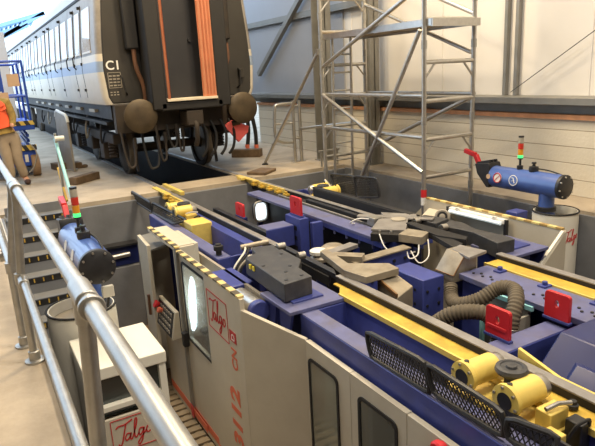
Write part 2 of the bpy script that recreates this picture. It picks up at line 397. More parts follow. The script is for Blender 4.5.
# ================================================================== BLUE BEDS (trough beams)
def trough(T, y0, y1, label, far=False):
    cx = T(Vector((2.17, (y0 + y1) / 2, -0.6))) if T else Vector((2.17, (y0 + y1) / 2, -0.6))
    t = thing('trough_beam', cx, label, 'machine bed')
    P = lambda: B(T)
    w0 = 1.955
    obj('outer_beam', P().box(w0, 2.10, y0, y1, -0.36, -0.10), 'blue', t, 0.008)
    obj('beam_top', P().box(w0 + 0.004, 2.098, y0 + 0.006, y1 - 0.006, -0.101, -0.096), 'blue_worn', t)
    obj('tray_floor', P().box(2.10, 2.39, y0 + 0.02, y1 - 0.02, -0.34, -0.31), 'blue_worn', t)
    obj('inner_wall', P().box(2.36, 2.47, y0, y1, -0.55, -0.066), 'blue', t, 0.004)
    obj('end_plate', P().box(2.10, 2.39, y1 - 0.03, y1, -0.4, -0.10), 'blue', t, 0.004)
    obj('end_plate', P().box(2.10, 2.39, y0, y0 + 0.03, -0.4, -0.10), 'blue', t, 0.004)
    obj('pedestal', P().box(2.0, 2.4, y0 + 0.15, y0 + 0.6, PZ, -0.34), 'navy', t)
    obj('pedestal', P().box(2.0, 2.4, y1 - 0.6, y1 - 0.15, PZ, -0.34), 'navy', t)
    return t
trough(None, -0.6, 3.56, 'long blue trough beam along lower right foreground above the windowed panels')
trough(None, 5.2, 7.66, 'blue trough beam under the yellow motor and rail at far left')
trough(mirr, 4.9, 7.66, 'blue trough beam beyond the far right rail beneath yellow motor')
def flange(T, y0, y1, label, notch):
    t = thing('rail_flange', T(Vector((2.46, (y0 + y1) / 2, -0.09))) if T else (2.46, (y0 + y1) / 2, -0.09), label, 'flange')
    x0 = 2.356
    pts = [(x0, y0), (2.482, y0), (2.482, y1)] + ([(2.44, y1), (2.44, y1 - 0.10), (x0, y1 - 0.22)] if notch else [(x0, y1)])
    obj('flange_plate', B(T).slab(pts, -0.072, -0.057), 'yellow_dirty', t, 0.004)
    obj('flange_lip', B(T).box(x0 - 0.012, x0 + 0.004, y0, y1 - 0.22, -0.09, -0.053), 'yellow', t)
    return t
flange(None, -0.6, 3.84, 'long yellow flange plate beneath the near left rail', True)
# right-hand near flange is wider and sits inside the rail
t = thing('rail_flange', (3.78, 1.5, -0.1), 'wide long yellow flange strip beside near right rail and bolted deck', 'flange')
obj('flange_plate', B().box(3.765, 3.928, -0.6, 3.42, -0.062, -0.046), 'yellow_dirty', t, 0.004)
obj('flange_lip', B().box(3.752, 3.768, -0.6, 3.42, -0.08, -0.040), 'yellow', t)
# decks
t = thing('deck_plate', (3.5, 1.4, -0.5), 'blue grey bolted deck plate beside yellow strip at right foreground', 'machine deck')
obj('deck', B().slab([(3.42, -0.6), (3.75, -0.6), (3.75, 3.38), (3.41, 3.38), (3.38, 2.75), (3.38, 2.3)], -0.10, -0.052), 'blue_worn', t, 0.005)
obj('side_plate', B().box(3.46, 3.50, 2.9, 3.38, -1.0, -0.12), 'blue', t)
obj('side_plate', B().box(3.50, 3.54, -0.6, 2.9, -1.0, -0.12), 'navy', t)
for i in range(6):
    y = 3.2 - i * 0.44
    b = B(); b.box(3.66, 3.75, y - 0.035, y + 0.035, -0.052, -0.036); b.cyl((3.705, y, -0.036), (3.705, y, -0.008), 0.022, 8); obj('clamp_bolt', b, 'blue', t, 0.003)
for i in range(6):
    b = B()
    for k in range(5): obj('bolt', B().cyl((3.50 + 0.04 * (k % 2), 3.30 - i * 0.3 - 0.05 * k, -0.052), (3.50 + 0.04 * (k % 2), 3.30 - i * 0.3 - 0.05 * k, -0.043), 0.012, 8), 'black_steel', t)
t = thing('deck_plate', (3.64, 6.0, -0.5), 'pale blue deck plate along the far right rail with bolts under its edge', 'machine deck')
obj('deck', B().slab([(3.43, 4.45), (3.66, 4.38), (3.64, 7.70), (3.43, 7.66)], -0.05, -0.015), 'blue_worn', t, 0.004)
obj('inner_plate', B().box(3.64, 3.92, 4.5, 7.70, -0.08, -0.05), 'rail_web', t)
obj('guide_strip', B().box(3.70, 3.725, 4.6, 7.2, -0.05, -0.01), 'rail_steel', t, 0.003)
obj('deck_edge', B().box(3.432, 3.46, 4.46, 6.15, -0.10, -0.05), 'blue', t)
obj('side_plate', B().box(3.55, 3.60, 4.5, 7.6, -1.6, -0.05), 'rail_web', t)
for i in range(7): obj('bolt', B().cyl((3.445, 4.62 + i * 0.24, -0.14), (3.445, 4.62 + i * 0.24, -0.05), 0.014, 8), 'blue_worn', t)

# yellow toothed brackets at the pit edge
def toothed(x, side, label):
    t = thing('rail_bracket', (x, 8.0, -0.12), label, 'bracket')
    y0, y1 = 7.35, 9.0
    b = B(); n = 12; prof = [(y0, 0.015), (y1, 0.015)]
    for i in range(n):
        a = y1 - (y1 - y0) * i / n; d = (y1 - y0) / n
        prof += [(a, -0.075), (a - d * .5, -0.075), (a - d * .5, -0.045), (a - d, -0.045)]
    b.prism(prof, 0, x - 0.012, x + 0.012); obj('toothed_plate', b, 'yellow', t)
    obj('cap_bar', B().box(x - 0.05, x + 0.03, y1 - 0.75, y1, 0.0, 0.022), 'yellow', t, 0.003)
    for i in range(5):
        y = 7.2 + i * 0.27; b = B(); b.box(x - 0.09, x - 0.02, y - .05, y + .05, -0.05, -0.02); b.cyl((x - .06, y, -.02), (x - .06, y, .015), 0.025, 8); obj('rail_clip', b, 'yellow_dirty', t, 0.003)
toothed(XL - 0.07, -1, 'yellow bracket with clips along left rail at the pit edge')
toothed(XR - 0.07, -1, 'yellow toothed bracket along right rail at the pit edge')
tag(obj('edge_angle', B().box(2.60, 2.66, 8.2, 9.1, -0.02, 0.035), 'yellow', None, 0.003), 'short yellow angle bar inside left rail on the concrete lip', 'angle bar')
tag(obj('stop_block', B().box(3.78, 3.90, 8.62, 8.80, -0.014, 0.03), 'yellow', None, 0.004), 'small yellow stop block on concrete lip beside right rail', 'block')

# ================================================================== YELLOW MOTOR DRIVES
def motor_unit(T, dx, dy, label, near):
    o = Vector((2.20 + dx, dy, -0.30))
    t = thing('roller_drive', T(o) if T else o, label, 'motor')
    P = lambda: B(T)
    def bx(n, x0, x1, y0, y1, z0, z1, m, bev=0.006): return obj(n, P().box(2.2 + dx + x0, 2.2 + dx + x1, dy + y0, dy + y1, z0, z1), m, t, bev)
    bx('base_plate', -0.09, 0.17, -0.34, 0.36, -0.31, -0.10, 'yellow', 0.01)
    c = 2.2 + dx
    for k, yy in enumerate((0.15, -0.14)):
        g = obj('motor', P().cyl((c - 0.09, dy + yy, 0.02), (c + 0.11, dy + yy, 0.02), 0.072, 28), 'yellow', t, 0.008)
        obj('end_bell', P().lathe((c + 0.11, dy + yy, 0.02), (1, 0, 0), [(0, .068), (.04, .064), (.06, .045), (.062, .02)]), 'aluminium', g)
        obj('flange_ring', P().lathe((c - 0.125, dy + yy, 0.02), (1, 0, 0), [(0, .05), (.005, .085), (.03, .085), (.036, .073)]), 'yellow', g)
        obj('shaft_hole', P().cyl((c - 0.125, dy + yy, 0.02), (c - 0.128, dy + yy, 0.02), 0.045, 20), 'black_steel', g)
        for a in range(6): obj('flange_bolt', P().cyl((c - 0.118, dy + yy + .070 * math.cos(a * PI / 3 + .3), 0.02 + .070 * math.sin(a * PI / 3 + .3)), (c - 0.13, dy + yy + .070 * math.cos(a * PI / 3 + .3), 0.02 + .070 * math.sin(a * PI / 3 + .3)), 0.008, 8), 'aluminium', g)
        obj('lifting_lug', P().cyl((c - 0.09, dy + yy, 0.085), (c - 0.09, dy + yy, 0.108), 0.014, 10), 'black_steel', g)
    obj('handwheel', P().lathe((c + 0.05, dy - 0.03, 0.05), (0, 0, 1), [(0, .045), (.02, .05), (.025, .078), (.04, .086), (.058, .08), (.062, .06), (.056, .055), (.054, .03), (.066, .026), (.068, .01)]), 'black_block', t)
    obj('handwheel_post', P().cyl((c + 0.05, dy - 0.0, -0.1), (c + 0.05, dy - 0.03, 0.055), 0.03, 12), 'black_steel', t)
    bx('gearbox', -0.02, 0.12, -0.33, -0.24, -0.12, 0.0, 'yellow')
    bx('valve_block', 0.06, 0.14, -0.44, -0.35, -0.18, -0.03, 'black_steel')
    bx('front_cover', -0.10, -0.02, -0.42, -0.33, -0.30, -0.05, 'yellow')
    obj('grease_pipe', P().tube([(c - .02, dy - .3, .02), (c + .06, dy - .31, .03), (c + .13, dy - .33, .02)], 0.012, 8), 'aluminium', t)
    obj('cable', P().tube(spline([(c + .02, dy - .40, -.1), (c + .04, dy - .43, -.02), (c + .1, dy - .45, .0), (c + .13, dy - .42, -.08)], 5), 0.009, 8), 'black_rubber', t)
    return t
motor_unit(None, 0.03, 1.90, 'twin yellow motor drive with black handwheel behind the near mesh guard', True)
motor_unit(None, 0.03, 7.15, 'yellow motor drive on the far left trough beside folded mesh guard', True)
motor_unit(mirr, 0.0, 6.85, 'yellow motor drive on the far right trough near the scaffold foot', True)
tag(obj('motor_cover', B().box(2.12, 2.38, 6.40, 6.72, -0.308, -0.02), 'yellow', None, 0.012), 'boxy yellow cover standing in far left blue trough before the motor', 'cover')

# black angle plate in front of the near motor
tag(obj('angle_bar', B().box(2.10, 2.115, 1.36, 1.80, -0.098, -0.02).box(2.10, 2.16, 1.36, 1.80, -0.098, -0.09), 'black_steel', None), 'black angle bar standing between near mesh guard and yellow motor', 'angle bar')
tag(obj('angle_bar', B().box(2.10, 2.14, 2.18, 2.62, -0.098, -0.03), 'black_steel', None, 0.004), 'short black angle bar in blue tray behind the mesh guard', 'angle bar')

# ================================================================== MESH GUARDS
def guard(T, segs, label, lean=0.0):
    """segs: list of panels, each 4 corner points (3-D) going round"""
    c = sum((Vector(p) for p in segs[0]), Vector()) / 4
    t = thing('mesh_guard', T(c) if T else c, label, 'guard')
    for q in segs:
        q = [Vector(p) for p in q]
        pts = []
        for i in range(4):
            p, a, d = q[i], q[i - 1], q[(i + 1) % 4]
            r = 0.05
            pa = p + (a - p).normalized() * r; pd = p + (d - p).normalized() * r
            pts += [pa, (pa + pd) / 2 * 0.4 + p * 0.6, pd]
        fr = obj('guard_frame', B(T).tube(pts + [pts[0]], 0.016, 8), 'black_steel', t)
        b = B(T); u = q[1] - q[0]; w = q[3] - q[0]; n = int(u.length / 0.026); mn = int(w.length / 0.018)
        L = lambda s_, k: q[0] * (1 - s_) * (1 - k) + q[1] * s_ * (1 - k) + q[2] * s_ * k + q[3] * (1 - s_) * k
        H = w.length / max(u.length, 1e-3)
        for i in range(-n, 2 * n):
            for sgn in (1, -1):
                s0 = i / n; s1 = s0 + sgn * 0.55 * H
                k0, k1 = 0.0, 1.0
                if s1 == s0: continue
                def clip(val):
                    return (val - s0) / (s1 - s0)
                lo, hi = sorted((clip(0.0), clip(1.0)))
                k0 = max(0, lo); k1 = min(1, hi)
                if k1 - k0 < 0.05: continue
                b.bar(L(s0 + (s1 - s0) * k0, k0), L(s0 + (s1 - s0) * k1, k1), 0.0055, 0.0055)
        obj('expanded_mesh', b, 'black_steel', fr, smooth=0)
    return t
gx = 1.975
G = lambda u, v, x=gx: at(u, v, 0, x)
guard(None, [[G(371, 357), G(431, 394), G(425, 362), G(366, 331)],
             [G(433, 393), G(505, 438), G(503, 412), G(427, 363)],
             [G(507, 439), G(548, 460), G(561, 437, gx + .04), G(506, 417)]],
      'long black expanded mesh guard with tube frame on the near blue beam')
gx2 = 2.035
guard(None, [[(2.035, 8.75, -.10), (gx2, 7.75, -.10), (gx2 - .02, 7.75, .05), (gx2 - .02, 8.75, .05)],
             [(gx2 - .01, 7.70, -.095), (gx2 - .01, 6.75, -.06), (gx2 + .13, 6.68, -.02), (gx2 + .0, 7.70, .05)]],
      'bent black mesh guard over the far left trough beside yellow brackets')
guard(mirr, [[(gx2, 6.85, -.02), (gx2, 6.30, -.02), (gx2, 6.36, .26), (gx2, 6.95, .22)],
             [(gx2, 6.30, -.02), (gx2, 5.80, .06), (gx2, 5.85, .30), (gx2, 6.36, .26)]],
      'raised black mesh guard loops at the foot of the scaffold tower')

# ================================================================== BLACK TOOL BLOCKS ON BLUE TABLES
def tool_block(T, label, tlabel, dy):
    o = Vector((2.1, 3.9 + dy, -0.06))
    t = thing('slide_table', (T(o) if T else o), tlabel, 'table')
    P = lambda: B(T)
    obj('table_plate', P().box(1.86, 2.36, 3.54 + dy, 4.05 + dy, -0.095, -0.065), 'blue_worn', t, 0.004)
    obj('gusset', P().prism([(3.55 + dy, -0.085), (3.75 + dy, -0.085), (3.75 + dy, -0.55), (3.70 + dy, -0.55)], 0, 1.88, 1.90), 'blue', t)
    obj('gusset', P().prism([(3.80 + dy, -0.085), (4.0 + dy, -0.085), (4.0 + dy, -0.7), (3.95 + dy, -0.7)], 0, 1.88, 1.90), 'blue', t)
    obj('table_block', P().box(1.96, 2.24, 3.67 + dy, 4.0 + dy, -0.07, -0.05), 'blue', t, 0.004)
    obj('leg', P().box(2.05, 2.37, 3.60 + dy, 3.95 + dy, PZ, -0.085), 'navy', t)
    o2 = Vector((2.13, 4.1 + dy, -0.05))
    k = thing('tool_block', (T(o2) if T else o2), label, 'steel block')
    if T: pts = [tuple(Vector((6.48 - q.x, q.y))) for q in [at(u, v, 2, .055) for u, v in ((497.6, 243), (515, 239), (508, 236), (476.5, 229), (462, 222), (450.6, 220), (440, 226), (457.6, 228.5), (473, 232))]]
    else: pts = [(1.91, 3.70), (2.175, 3.73), (2.20, 3.98), (2.32, 4.15), (2.335, 4.52), (2.10, 4.58), (1.95, 4.50), (1.93, 4.1)]
    zt = 0.055 if T else 0.10
    obj('block_body', P().slab(pts, zt - .15, zt), 'black_block', k, 0.006)
    for x, y in (() if T else ((1.97, 3.78), (2.12, 3.80), (2.06, 3.95), (2.16, 4.06), (1.98, 4.2), (2.26, 4.4))):
        obj('bolt', P().cyl((x, y + dy, 0.1), (x, y + dy, 0.104), 0.016, 12), 'black_steel', k)
    obj('rear_arm', P().slab([(2.12, 4.60 + dy), (2.36, 4.54 + dy), (2.40, 4.85 + dy), (2.2, 4.9 + dy)], -0.05, 0.05), 'black_block', k, 0.006)
    obj('steel_clamp', P().cyl((2.40, 4.35 + dy, 0.06), (2.47, 4.35 + dy, 0.06), 0.035, 14), 'aluminium', k)
    obj('steel_clamp', P().cyl((2.40, 4.75 + dy, 0.05), (2.48, 4.75 + dy, 0.05), 0.035, 14), 'aluminium', k)
    return k
k = tool_block(None, 'large black steel block with bolt holes on the left blue table', 'blue steel table carrying the left black block beside the tall panel', 0.0)
b = B()
for x, y in ((2.055, 4.05), (2.055, 4.12)): b.box(1.930, 1.950, y + 0.24, y + 0.27, 0.035, 0.075)
obj('yellow_sticker', b, 'sticker_yellow', k)
tool_block(mirr, 'large black steel block below the white strip light at right', 'blue steel table under the right black block', -0.12)

# drive motor under left block
t = thing('drive_motor', (1.82, 4.25, -0.4), 'small silver and blue motor beside black block behind the tall panel', 'motor')
obj('housing', B().cyl((1.80, 4.0, -0.18), (1.80, 4.34, -0.18), 0.085, 20), 'aluminium', t, 0.01)
obj('blue_cap', B().cyl((1.80, 3.93, -0.18), (1.80, 4.0, -0.18), 0.09, 20), 'blue', t, 0.01)
obj('mount', B().box(1.74, 1.95, 4.05, 4.3, -0.42, -0.26), 'black_steel', t)
obj('stand', B().box(1.76, 1.90, 4.08, 4.27, PZ, -0.42), 'navy', t)
t = thing('cover_box', (1.85, 4.65, -0.5), 'low blue cover box behind the striped panel edge', 'box')
obj('box_body', B().box(1.72, 2.0, 4.45, 4.95, -0.5, -0.12), 'blue', t, 0.01)
obj('stand', B().box(1.76, 1.95, 4.5, 4.9, PZ, -0.5), 'navy', t)

# small black knob on far left trough end
tag(obj('knob', B().lathe((2.02, 5.32, -0.096), (0, 0, 1), [(0, .03), (.05, .03), (.055, .05), (.10, .05), (.105, .035), (.12, .03)], 16), 'black_rubber'), 'small black round knob on the end of far left blue beam', 'knob')

# ================================================================== CENTRE OF THE LATHE
def arm_plate(pts, z0, z1, m, name, parent, bev=0.004): return obj(name, B().slab([tuple(p)[:2] for p in pts], z0, z1), m, parent, bev)
# tan chip arm + hood (left wheel)
t = thing('chip_deflector', (2.72, 3.9, -0.6), 'tan steel arm ending in a grey hood inside the near left rail', 'deflector')
pts = [at(u, v, 2, .06) for u, v in ((320, 251), (326, 248), (348, 263), (389, 263), (399, 268), (366, 277), (344, 270))]
arm_plate(pts, 0.0, 0.06, 'tan_steel', 'arm', t)
hb = [at(u, v, 2, 0.0) for u, v in ((377, 276), (394, 272), (413, 279), (397, 291))]
hz = [Vector(p) for p in hb]
b = B(); b.hexa([(p.x, p.y, -0.24) for p in hz], [(p.x, p.y, z) for p, z in zip(hz, (0.0, 0.0, -0.06, -0.06))]); obj('hood', b, 'tan_steel', t, 0.006)
obj('hood_web', B().bar((hz[0].x, hz[0].y, -0.02), (hz[3].x, hz[3].y, -0.04), 0.015, 0.03), 'tan_edge', t)
obj('stand', B().box(2.66, 2.80, 3.3, 3.5, PZ, -0.2), 'navy', t)
# tan hood right wheel
t = thing('chip_deflector', (3.5, 3.4, -0.6), 'tan wedge shaped steel hood with corrugated hose under it at right wheel', 'deflector')
A = [at(u, v, 2, .08) for u, v in ((452, 251), (476, 248), (466, 268), (441, 266))]
z0 = -0.16
q = [Vector((3.30, 3.52, .06)), Vector((3.62, 3.60, .10)), Vector((3.62, 3.26, .10)), Vector((3.36, 3.22, .0))]
b = B()
# sloping prism: top ridge towards the rail, low lip to the left
b.prism([(3.37, -0.14), (3.37, -0.075), (3.50, 0.088), (3.64, 0.088), (3.64, -0.14)], 1, 3.40, 3.62)
obj('hood', b, 'tan_steel', t, 0.004)
obj('hood_edge', B().bar((3.368, 3.398, -0.075), (3.50, 3.398, 0.09), 0.008, 0.008), 'tan_edge', t)
obj('hood_edge', B().bar((3.366, 3.62, -0.075), (3.366, 3.40, -0.075), 0.008, 0.008), 'tan_edge', t)
arm_plate([at(u, v, 2, .09) for u, v in ((452, 249), (460, 245), (487, 251), (469, 258))], 0.07, 0.095, 'rail_steel', 'arm', t)
arm_plate([at(u, v, 2, .07) for u, v in ((431, 234), (436, 232), (463, 243), (457, 249))], 0.02, 0.07, 'rail_web', 'arm', t)
obj('stand', B().box(3.50, 3.62, 3.42, 3.52, PZ, -0.14), 'navy', t)
# discs, cross bars and blocks of the wheel chuck
t = thing('roller_stack', (2.92, 4.95, -0.4), 'stack of round white and brown discs beside black crossbar in the gap', 'roller')
c = at(320, 248, 2, 0.02)
obj('disc', B().lathe((c.x, c.y, -0.12), (0, 0, 1), [(0, .06), (.02, .10), (.05, .10), (.07, .08)]), 'tan_steel', t)
obj('disc', B().lathe((c.x - .02, c.y, -0.05), (0, 0, 1), [(0, .05), (.02, .085), (.05, .085), (.06, .07)]), 'cabinet_white', t)
c2 = at(333, 243, 2, 0.0)
obj('disc', B().lathe((c2.x, c2.y, -0.1), (0, 0, 1), [(0, .06), (.02, .12), (.06, .12), (.08, .09)]), 'tan_steel', t)
obj('column', B().cyl((c.x, c.y, PZ), (c.x, c.y, -0.12), 0.05, 14), 'navy', t)
t = thing('clamp_bar', (3.05, 4.7, -0.3), 'dark flat crossbar with tan block behind the steel arm', 'bar')
p0, p1 = at(328, 252, 2, 0.0), at(354, 243, 2, 0.0)
obj('bar', B().bar((p0.x, p0.y, -.02), (p1.x, p1.y, -.02), 0.11, 0.04), 'rail_steel', t, 0.004)
c = at(348, 253, 2, 0.02); obj('block', B().bar((c.x - .11, c.y + .1, -0.03), (c.x + .09, c.y - .12, -0.03), 0.11, 0.09), 'tan_steel', t, 0.006)
obj('post', B().box(p1.x - .05, p1.x + .03, p1.y - .05, p1.y + .03, PZ, -0.04), 'navy', t)
# blue bolted cross plates
def bolted(u0, v0, u1, v1, yv, dz, label, nb):
    a, c_ = at(u0, v0, 1, yv), at(u1, v1, 1, yv)
    d = Vector((c_.x - a.x, 0, 0)); 
    t = thing('cross_plate', ((a.x + c_.x) / 2, yv, min(a.z, c_.z) - dz), label, 'plate')
    obj('plate', B().hexa([(a.x, yv, a.z - dz), (c_.x, yv, c_.z - dz), (c_.x, yv, c_.z), (a.x, yv, a.z)], [(a.x, yv + .05, a.z - dz), (c_.x, yv + .05, c_.z - dz), (c_.x, yv + .05, c_.z), (a.x, yv + .05, a.z)]), 'blue', t, 0.004)
    obj('top_edge', B().bar((a.x, yv + .04, a.z + .006), (c_.x, yv + .04, c_.z + .006), 0.12, 0.012), 'tan_steel', t)
    for i in range(nb):
        f = (i + .5) / nb; x = a.x + (c_.x - a.x) * f; z = a.z + (c_.z - a.z) * f
        for dzz in (.08, .22): obj('bolt', B().cyl((x, yv - .012, z - dzz), (x, yv, z - dzz), 0.016, 10), 'black_steel', t)
    return t
bolted(354, 264, 410, 248, 4.12, 0.75, 'blue bolted cross plate between the two wheel hoods', 5)
t = thing('gearbox_housing', (3.3, 3.72, -1.0), 'bright blue housing plate full of bolt holes left of tan hood', 'housing')
obj('housing', B().box(3.12, 3.36, 3.50, 3.95, -1.2, -0.09), 'blue', t, 0.008)
for i in range(5):
    for j in range(2): obj('bolt_hole', B().cyl((3.17 + .13 * j, 3.494, -0.2 - i * .13), (3.17 + .13 * j, 3.502, -0.2 - i * .13), 0.014, 10), 'black_steel', t)
for i in range(5): obj('bolt_hole', B().cyl((3.115, 3.6, -0.2 - i * .13), (3.122, 3.6, -0.2 - i * .13), 0.014, 10), 'black_steel', t)
tag(obj('inner_panel', B().box(2.70, 3.05, 3.62, 3.66, -1.6, -0.16), 'rail_steel', None, 0.004), 'dark grey vertical plate behind grey hood in the lathe gap', 'plate')
# tool turret at right: dark plates, blocks
t = thing('tool_turret', (3.72, 4.45, -0.5), 'dark turret of stacked flat plates with white cables between the rails', 'tool turret')
arm_plate([(3.36, 4.55), (3.72, 4.85), (3.92, 4.62), (3.60, 4.26)], -0.03, 0.05, 'rail_web', 'turret_body', t)
arm_plate([(3.42, 4.62), (3.74, 4.90), (4.0, 4.72), (3.66, 4.36)], 0.05, 0.075, 'rail_steel', 'top_plate', t)
arm_plate([(3.60, 4.05), (3.78, 4.15), (3.70, 4.38), (3.50, 4.28)], 0.0, 0.08, 'tan_steel', 'block', t)
arm_plate([(3.74, 4.0), (3.84, 3.72), (3.92, 3.78), (3.90, 4.55), (3.82, 4.55)], 0.02, 0.085, 'rail_web', 'bar', t)
arm_plate([(3.84, 4.95), (4.1, 4.7), (4.16, 4.78), (3.92, 5.1)], 0.03, 0.08, 'rail_steel', 'bar', t)
arm_plate([(3.62, 5.15), (3.70, 5.22), (4.22, 4.55), (4.14, 4.5)], 0.055, 0.075, 'rail_steel', 'bar', t)
obj('round_cap', B().lathe((3.86, 4.72, 0.075), (0, 0, 1), [(0, .08), (.012, .08), (.018, .06)]), 'plate_grey', t)
for x, y in ((3.44, 4.50), (3.52, 4.42)): obj('pin', B().cyl((x, y, -0.02), (x, y, 0.08), 0.014, 10), 'aluminium', t)
obj('pedestal', B().box(3.5, 3.75, 4.35, 4.7, PZ, -0.03), 'navy', t)
for pp in ([(3.42, 4.48, .05), (3.40, 4.36, -.06), (3.46, 4.22, -.12), (3.56, 4.10, -.07)],
           [(3.62, 4.12, .03), (3.52, 4.02, -.07), (3.44, 4.05, -.10), (3.50, 4.16, -.03)],
           [(3.70, 4.08, .03), (3.60, 3.96, -.09), (3.50, 3.98, -.14), (3.52, 4.12, -.06)]):
    obj('white_cable', B().tube(spline(pp, 6), 0.0065, 8), 'white_paint', t)
t = thing('sensor_head', (3.72, 4.98, -0.1), 'small grey sensor with looped white cable on the deck plate end', 'sensor')
obj('sensor', B().box(3.66, 3.78, 4.88, 5.02, -0.014, 0.09), 'galv_column', t, 0.01)
obj('white_cable', B().tube(spline([(3.68, 4.98, .06), (3.56, 5.02, .08), (3.50, 5.10, .03), (3.58, 5.14, -.005)], 6), 0.008, 8), 'white_paint', t)
# left cable bunch at black block
t = thing('valve_cluster', (2.36, 5.0, -0.2), 'cluster of grey valves and pale cables between black block and blue trough end', 'valve')
obj('valve', B().cyl((2.18, 5.12, 0.0), (2.46, 5.06, 0.02), 0.028, 12), 'tan_steel', t)
obj('valve', B().cyl((2.2, 5.02, -0.08), (2.42, 4.98, -0.06), 0.03, 12), 'aluminium', t)
obj('post', B().box(2.22, 2.30, 5.0, 5.1, PZ, -0.02), 'navy', t)
for i in range(4):
    obj('cable', B().tube(spline([(2.22 + i * .04, 5.10, 0), (2.16 + i * .03, 5.0, -.02 - i * .02), (2.0 + i * .03, 4.92, -.14), (1.96 + i * .03, 4.96, -.36), (1.98, 5.0, -.6)], 5), 0.010, 8), ('cabinet_white', 'black_rubber', 'plate_grey', 'black_rubber')[i], t)

# cross beams (blue) and red lifting plates
def crossbeam(x0, x1, y0, y1, z0, z1, label, foot=True):
    t = thing('cross_beam', ((x0 + x1) / 2, (y0 + y1) / 2, z0), label, 'beam')
    obj('beam', B().box(x0, x1, y0, y1, z0, z1), 'blue', t, 0.008)
    obj('beam_top', B().box(x0 + .006, x1 - .006, y0 + .006, y1 - .006, z1, z1 + .003), 'blue_worn', t)
    if foot: obj('post', B().box((x0 + x1) / 2 - .06, (x0 + x1) / 2 + .06, (y0 + y1) / 2 - .06, (y0 + y1) / 2 + .06, PZ, z0), 'navy', t)
    return t
crossbeam(2.58, 3.13, 5.72, 5.98, -0.30, -0.06, 'blue crossbeam between the rails in front of far red plate')
crossbeam(2.58, 3.36, 2.30, 2.47, -0.40, -0.143, 'blue crossbeam joining the rails beneath the near red plates')
t = thing('bracket_plate', (3.28, 5.8, -1), 'upright blue bracket plate beneath the far red lifting plate', 'bracket')
obj('plate', B().box(3.14, 3.26, 5.60, 5.95, -0.62, 0.03), 'blue', t, 0.006)
for yy in (5.52, 5.92): obj('rib', B().box(3.26, 3.40, yy, yy + .06, -0.6, -0.02), 'blue', t, 0.006)
for i in range(4): obj('slot', B().box(3.135, 3.142, 5.68, 5.86, -0.12 - i * .12, -0.07 - i * .12), 'black_steel', t)
obj('post', B().box(3.16, 3.28, 5.7, 5.86, PZ, -0.62), 'navy', t)
def red_plate(x, y0, y1, z0, z1, label, slotted=False):
    t = thing('lifting_plate', (x, (y0 + y1) / 2, z0), label, 'plate', 'red lifting plates between the rails')
    yc = (y0 + y1) / 2; zc = z0 + (z1 - z0) * 0.58; hw = (y1 - y0) / 2; n = 24; r = hw * 0.22
    out = []; inn = []
    c = hw * 0.22
    poly = [(yc - hw, z0), (yc + hw, z0), (yc + hw, z1 - c), (yc + hw - c * .3, z1 - c * .3), (yc + hw - c, z1), (yc - hw + c, z1), (yc - hw + c * .3, z1 - c * .3), (yc - hw, z1 - c)]
    def hit(a):
        d = Vector((math.cos(a), math.sin(a))); best = None
        for i in range(len(poly)):
            p = Vector(poly[i]) - Vector((yc, zc)); e = Vector(poly[(i + 1) % len(poly)]) - Vector(poly[i])
            den = d.x * e.y - d.y * e.x
            if abs(den) < 1e-9: continue
            tt = (p.x * e.y - p.y * e.x) / den; s_ = (p.x * d.y - p.y * d.x) / den
            if tt > 0 and -1e-6 <= s_ <= 1 + 1e-6 and (best is None or tt < best): best = tt
        return (yc + d.x * best, zc + d.y * best)
    angs = sorted([2 * PI * i / n for i in range(n)] + [math.atan2(p[1] - zc, p[0] - yc) % (2 * PI) for p in poly])
    out = [hit(a) for a in angs]; inn = [(yc + r * .8 * math.cos(a), zc + r * 1.3 * math.sin(a)) for a in angs]
    b = B(); th = 0.014
    vo = [[b.v((x + s * th, *p)) for p in out] for s in (-1, 1)]; vi = [[b.v((x + s * th, *p)) for p in inn] for s in (-1, 1)]
    m = len(angs)
    for i in range(m):
        j = (i + 1) % m
        b.face([vo[0][i], vo[0][j], vi[0][j], vi[0][i]]); b.face([vo[1][j], vo[1][i], vi[1][i], vi[1][j]])
        b.face([vo[0][j], vo[0][i], vo[1][i], vo[1][j]]); b.face([vi[0][i], vi[0][j], vi[1][j], vi[1][i]])
    obj('plate', b, 'red', t, 0.002)
    if slotted:
        bb = B(); bb.box(x - 0.022, x - 0.014, y0 + .02, y1 - .02, z0 + (z1 - z0) * .25, z0 + (z1 - z0) * .38); obj('raised_bar', bb, 'red', t, 0.004)
    obj('foot', B().box(x - 0.02, x + 0.02, y0 - .01, y1 + .01, z0 - 0.02, z0), 'blue', t, 0.003)
    return t
red_plate(2.87, 2.375, 2.575, -0.120, 0.08, 'red holed plate on the near crossbeam in front of the corrugated hose', True)
red_plate(3.35, 2.285, 2.48, -0.09, 0.10, 'red holed plate beside the bolted deck edge at right foreground')
red_plate(3.20, 5.65, 5.90, 0.05, 0.26, 'red holed plate standing on the far blue bracket')
red_plate(2.77, 6.32, 6.54, -0.02, 0.14, 'smallest red holed plate before the far pit wall')
t = thing('plate_post', (2.77, 6.43, PZ), 'blue grey post under the smallest red plate', 'post')
obj('post', B().box(2.71, 2.83, 6.36, 6.5, PZ, -0.04), 'navy', t)

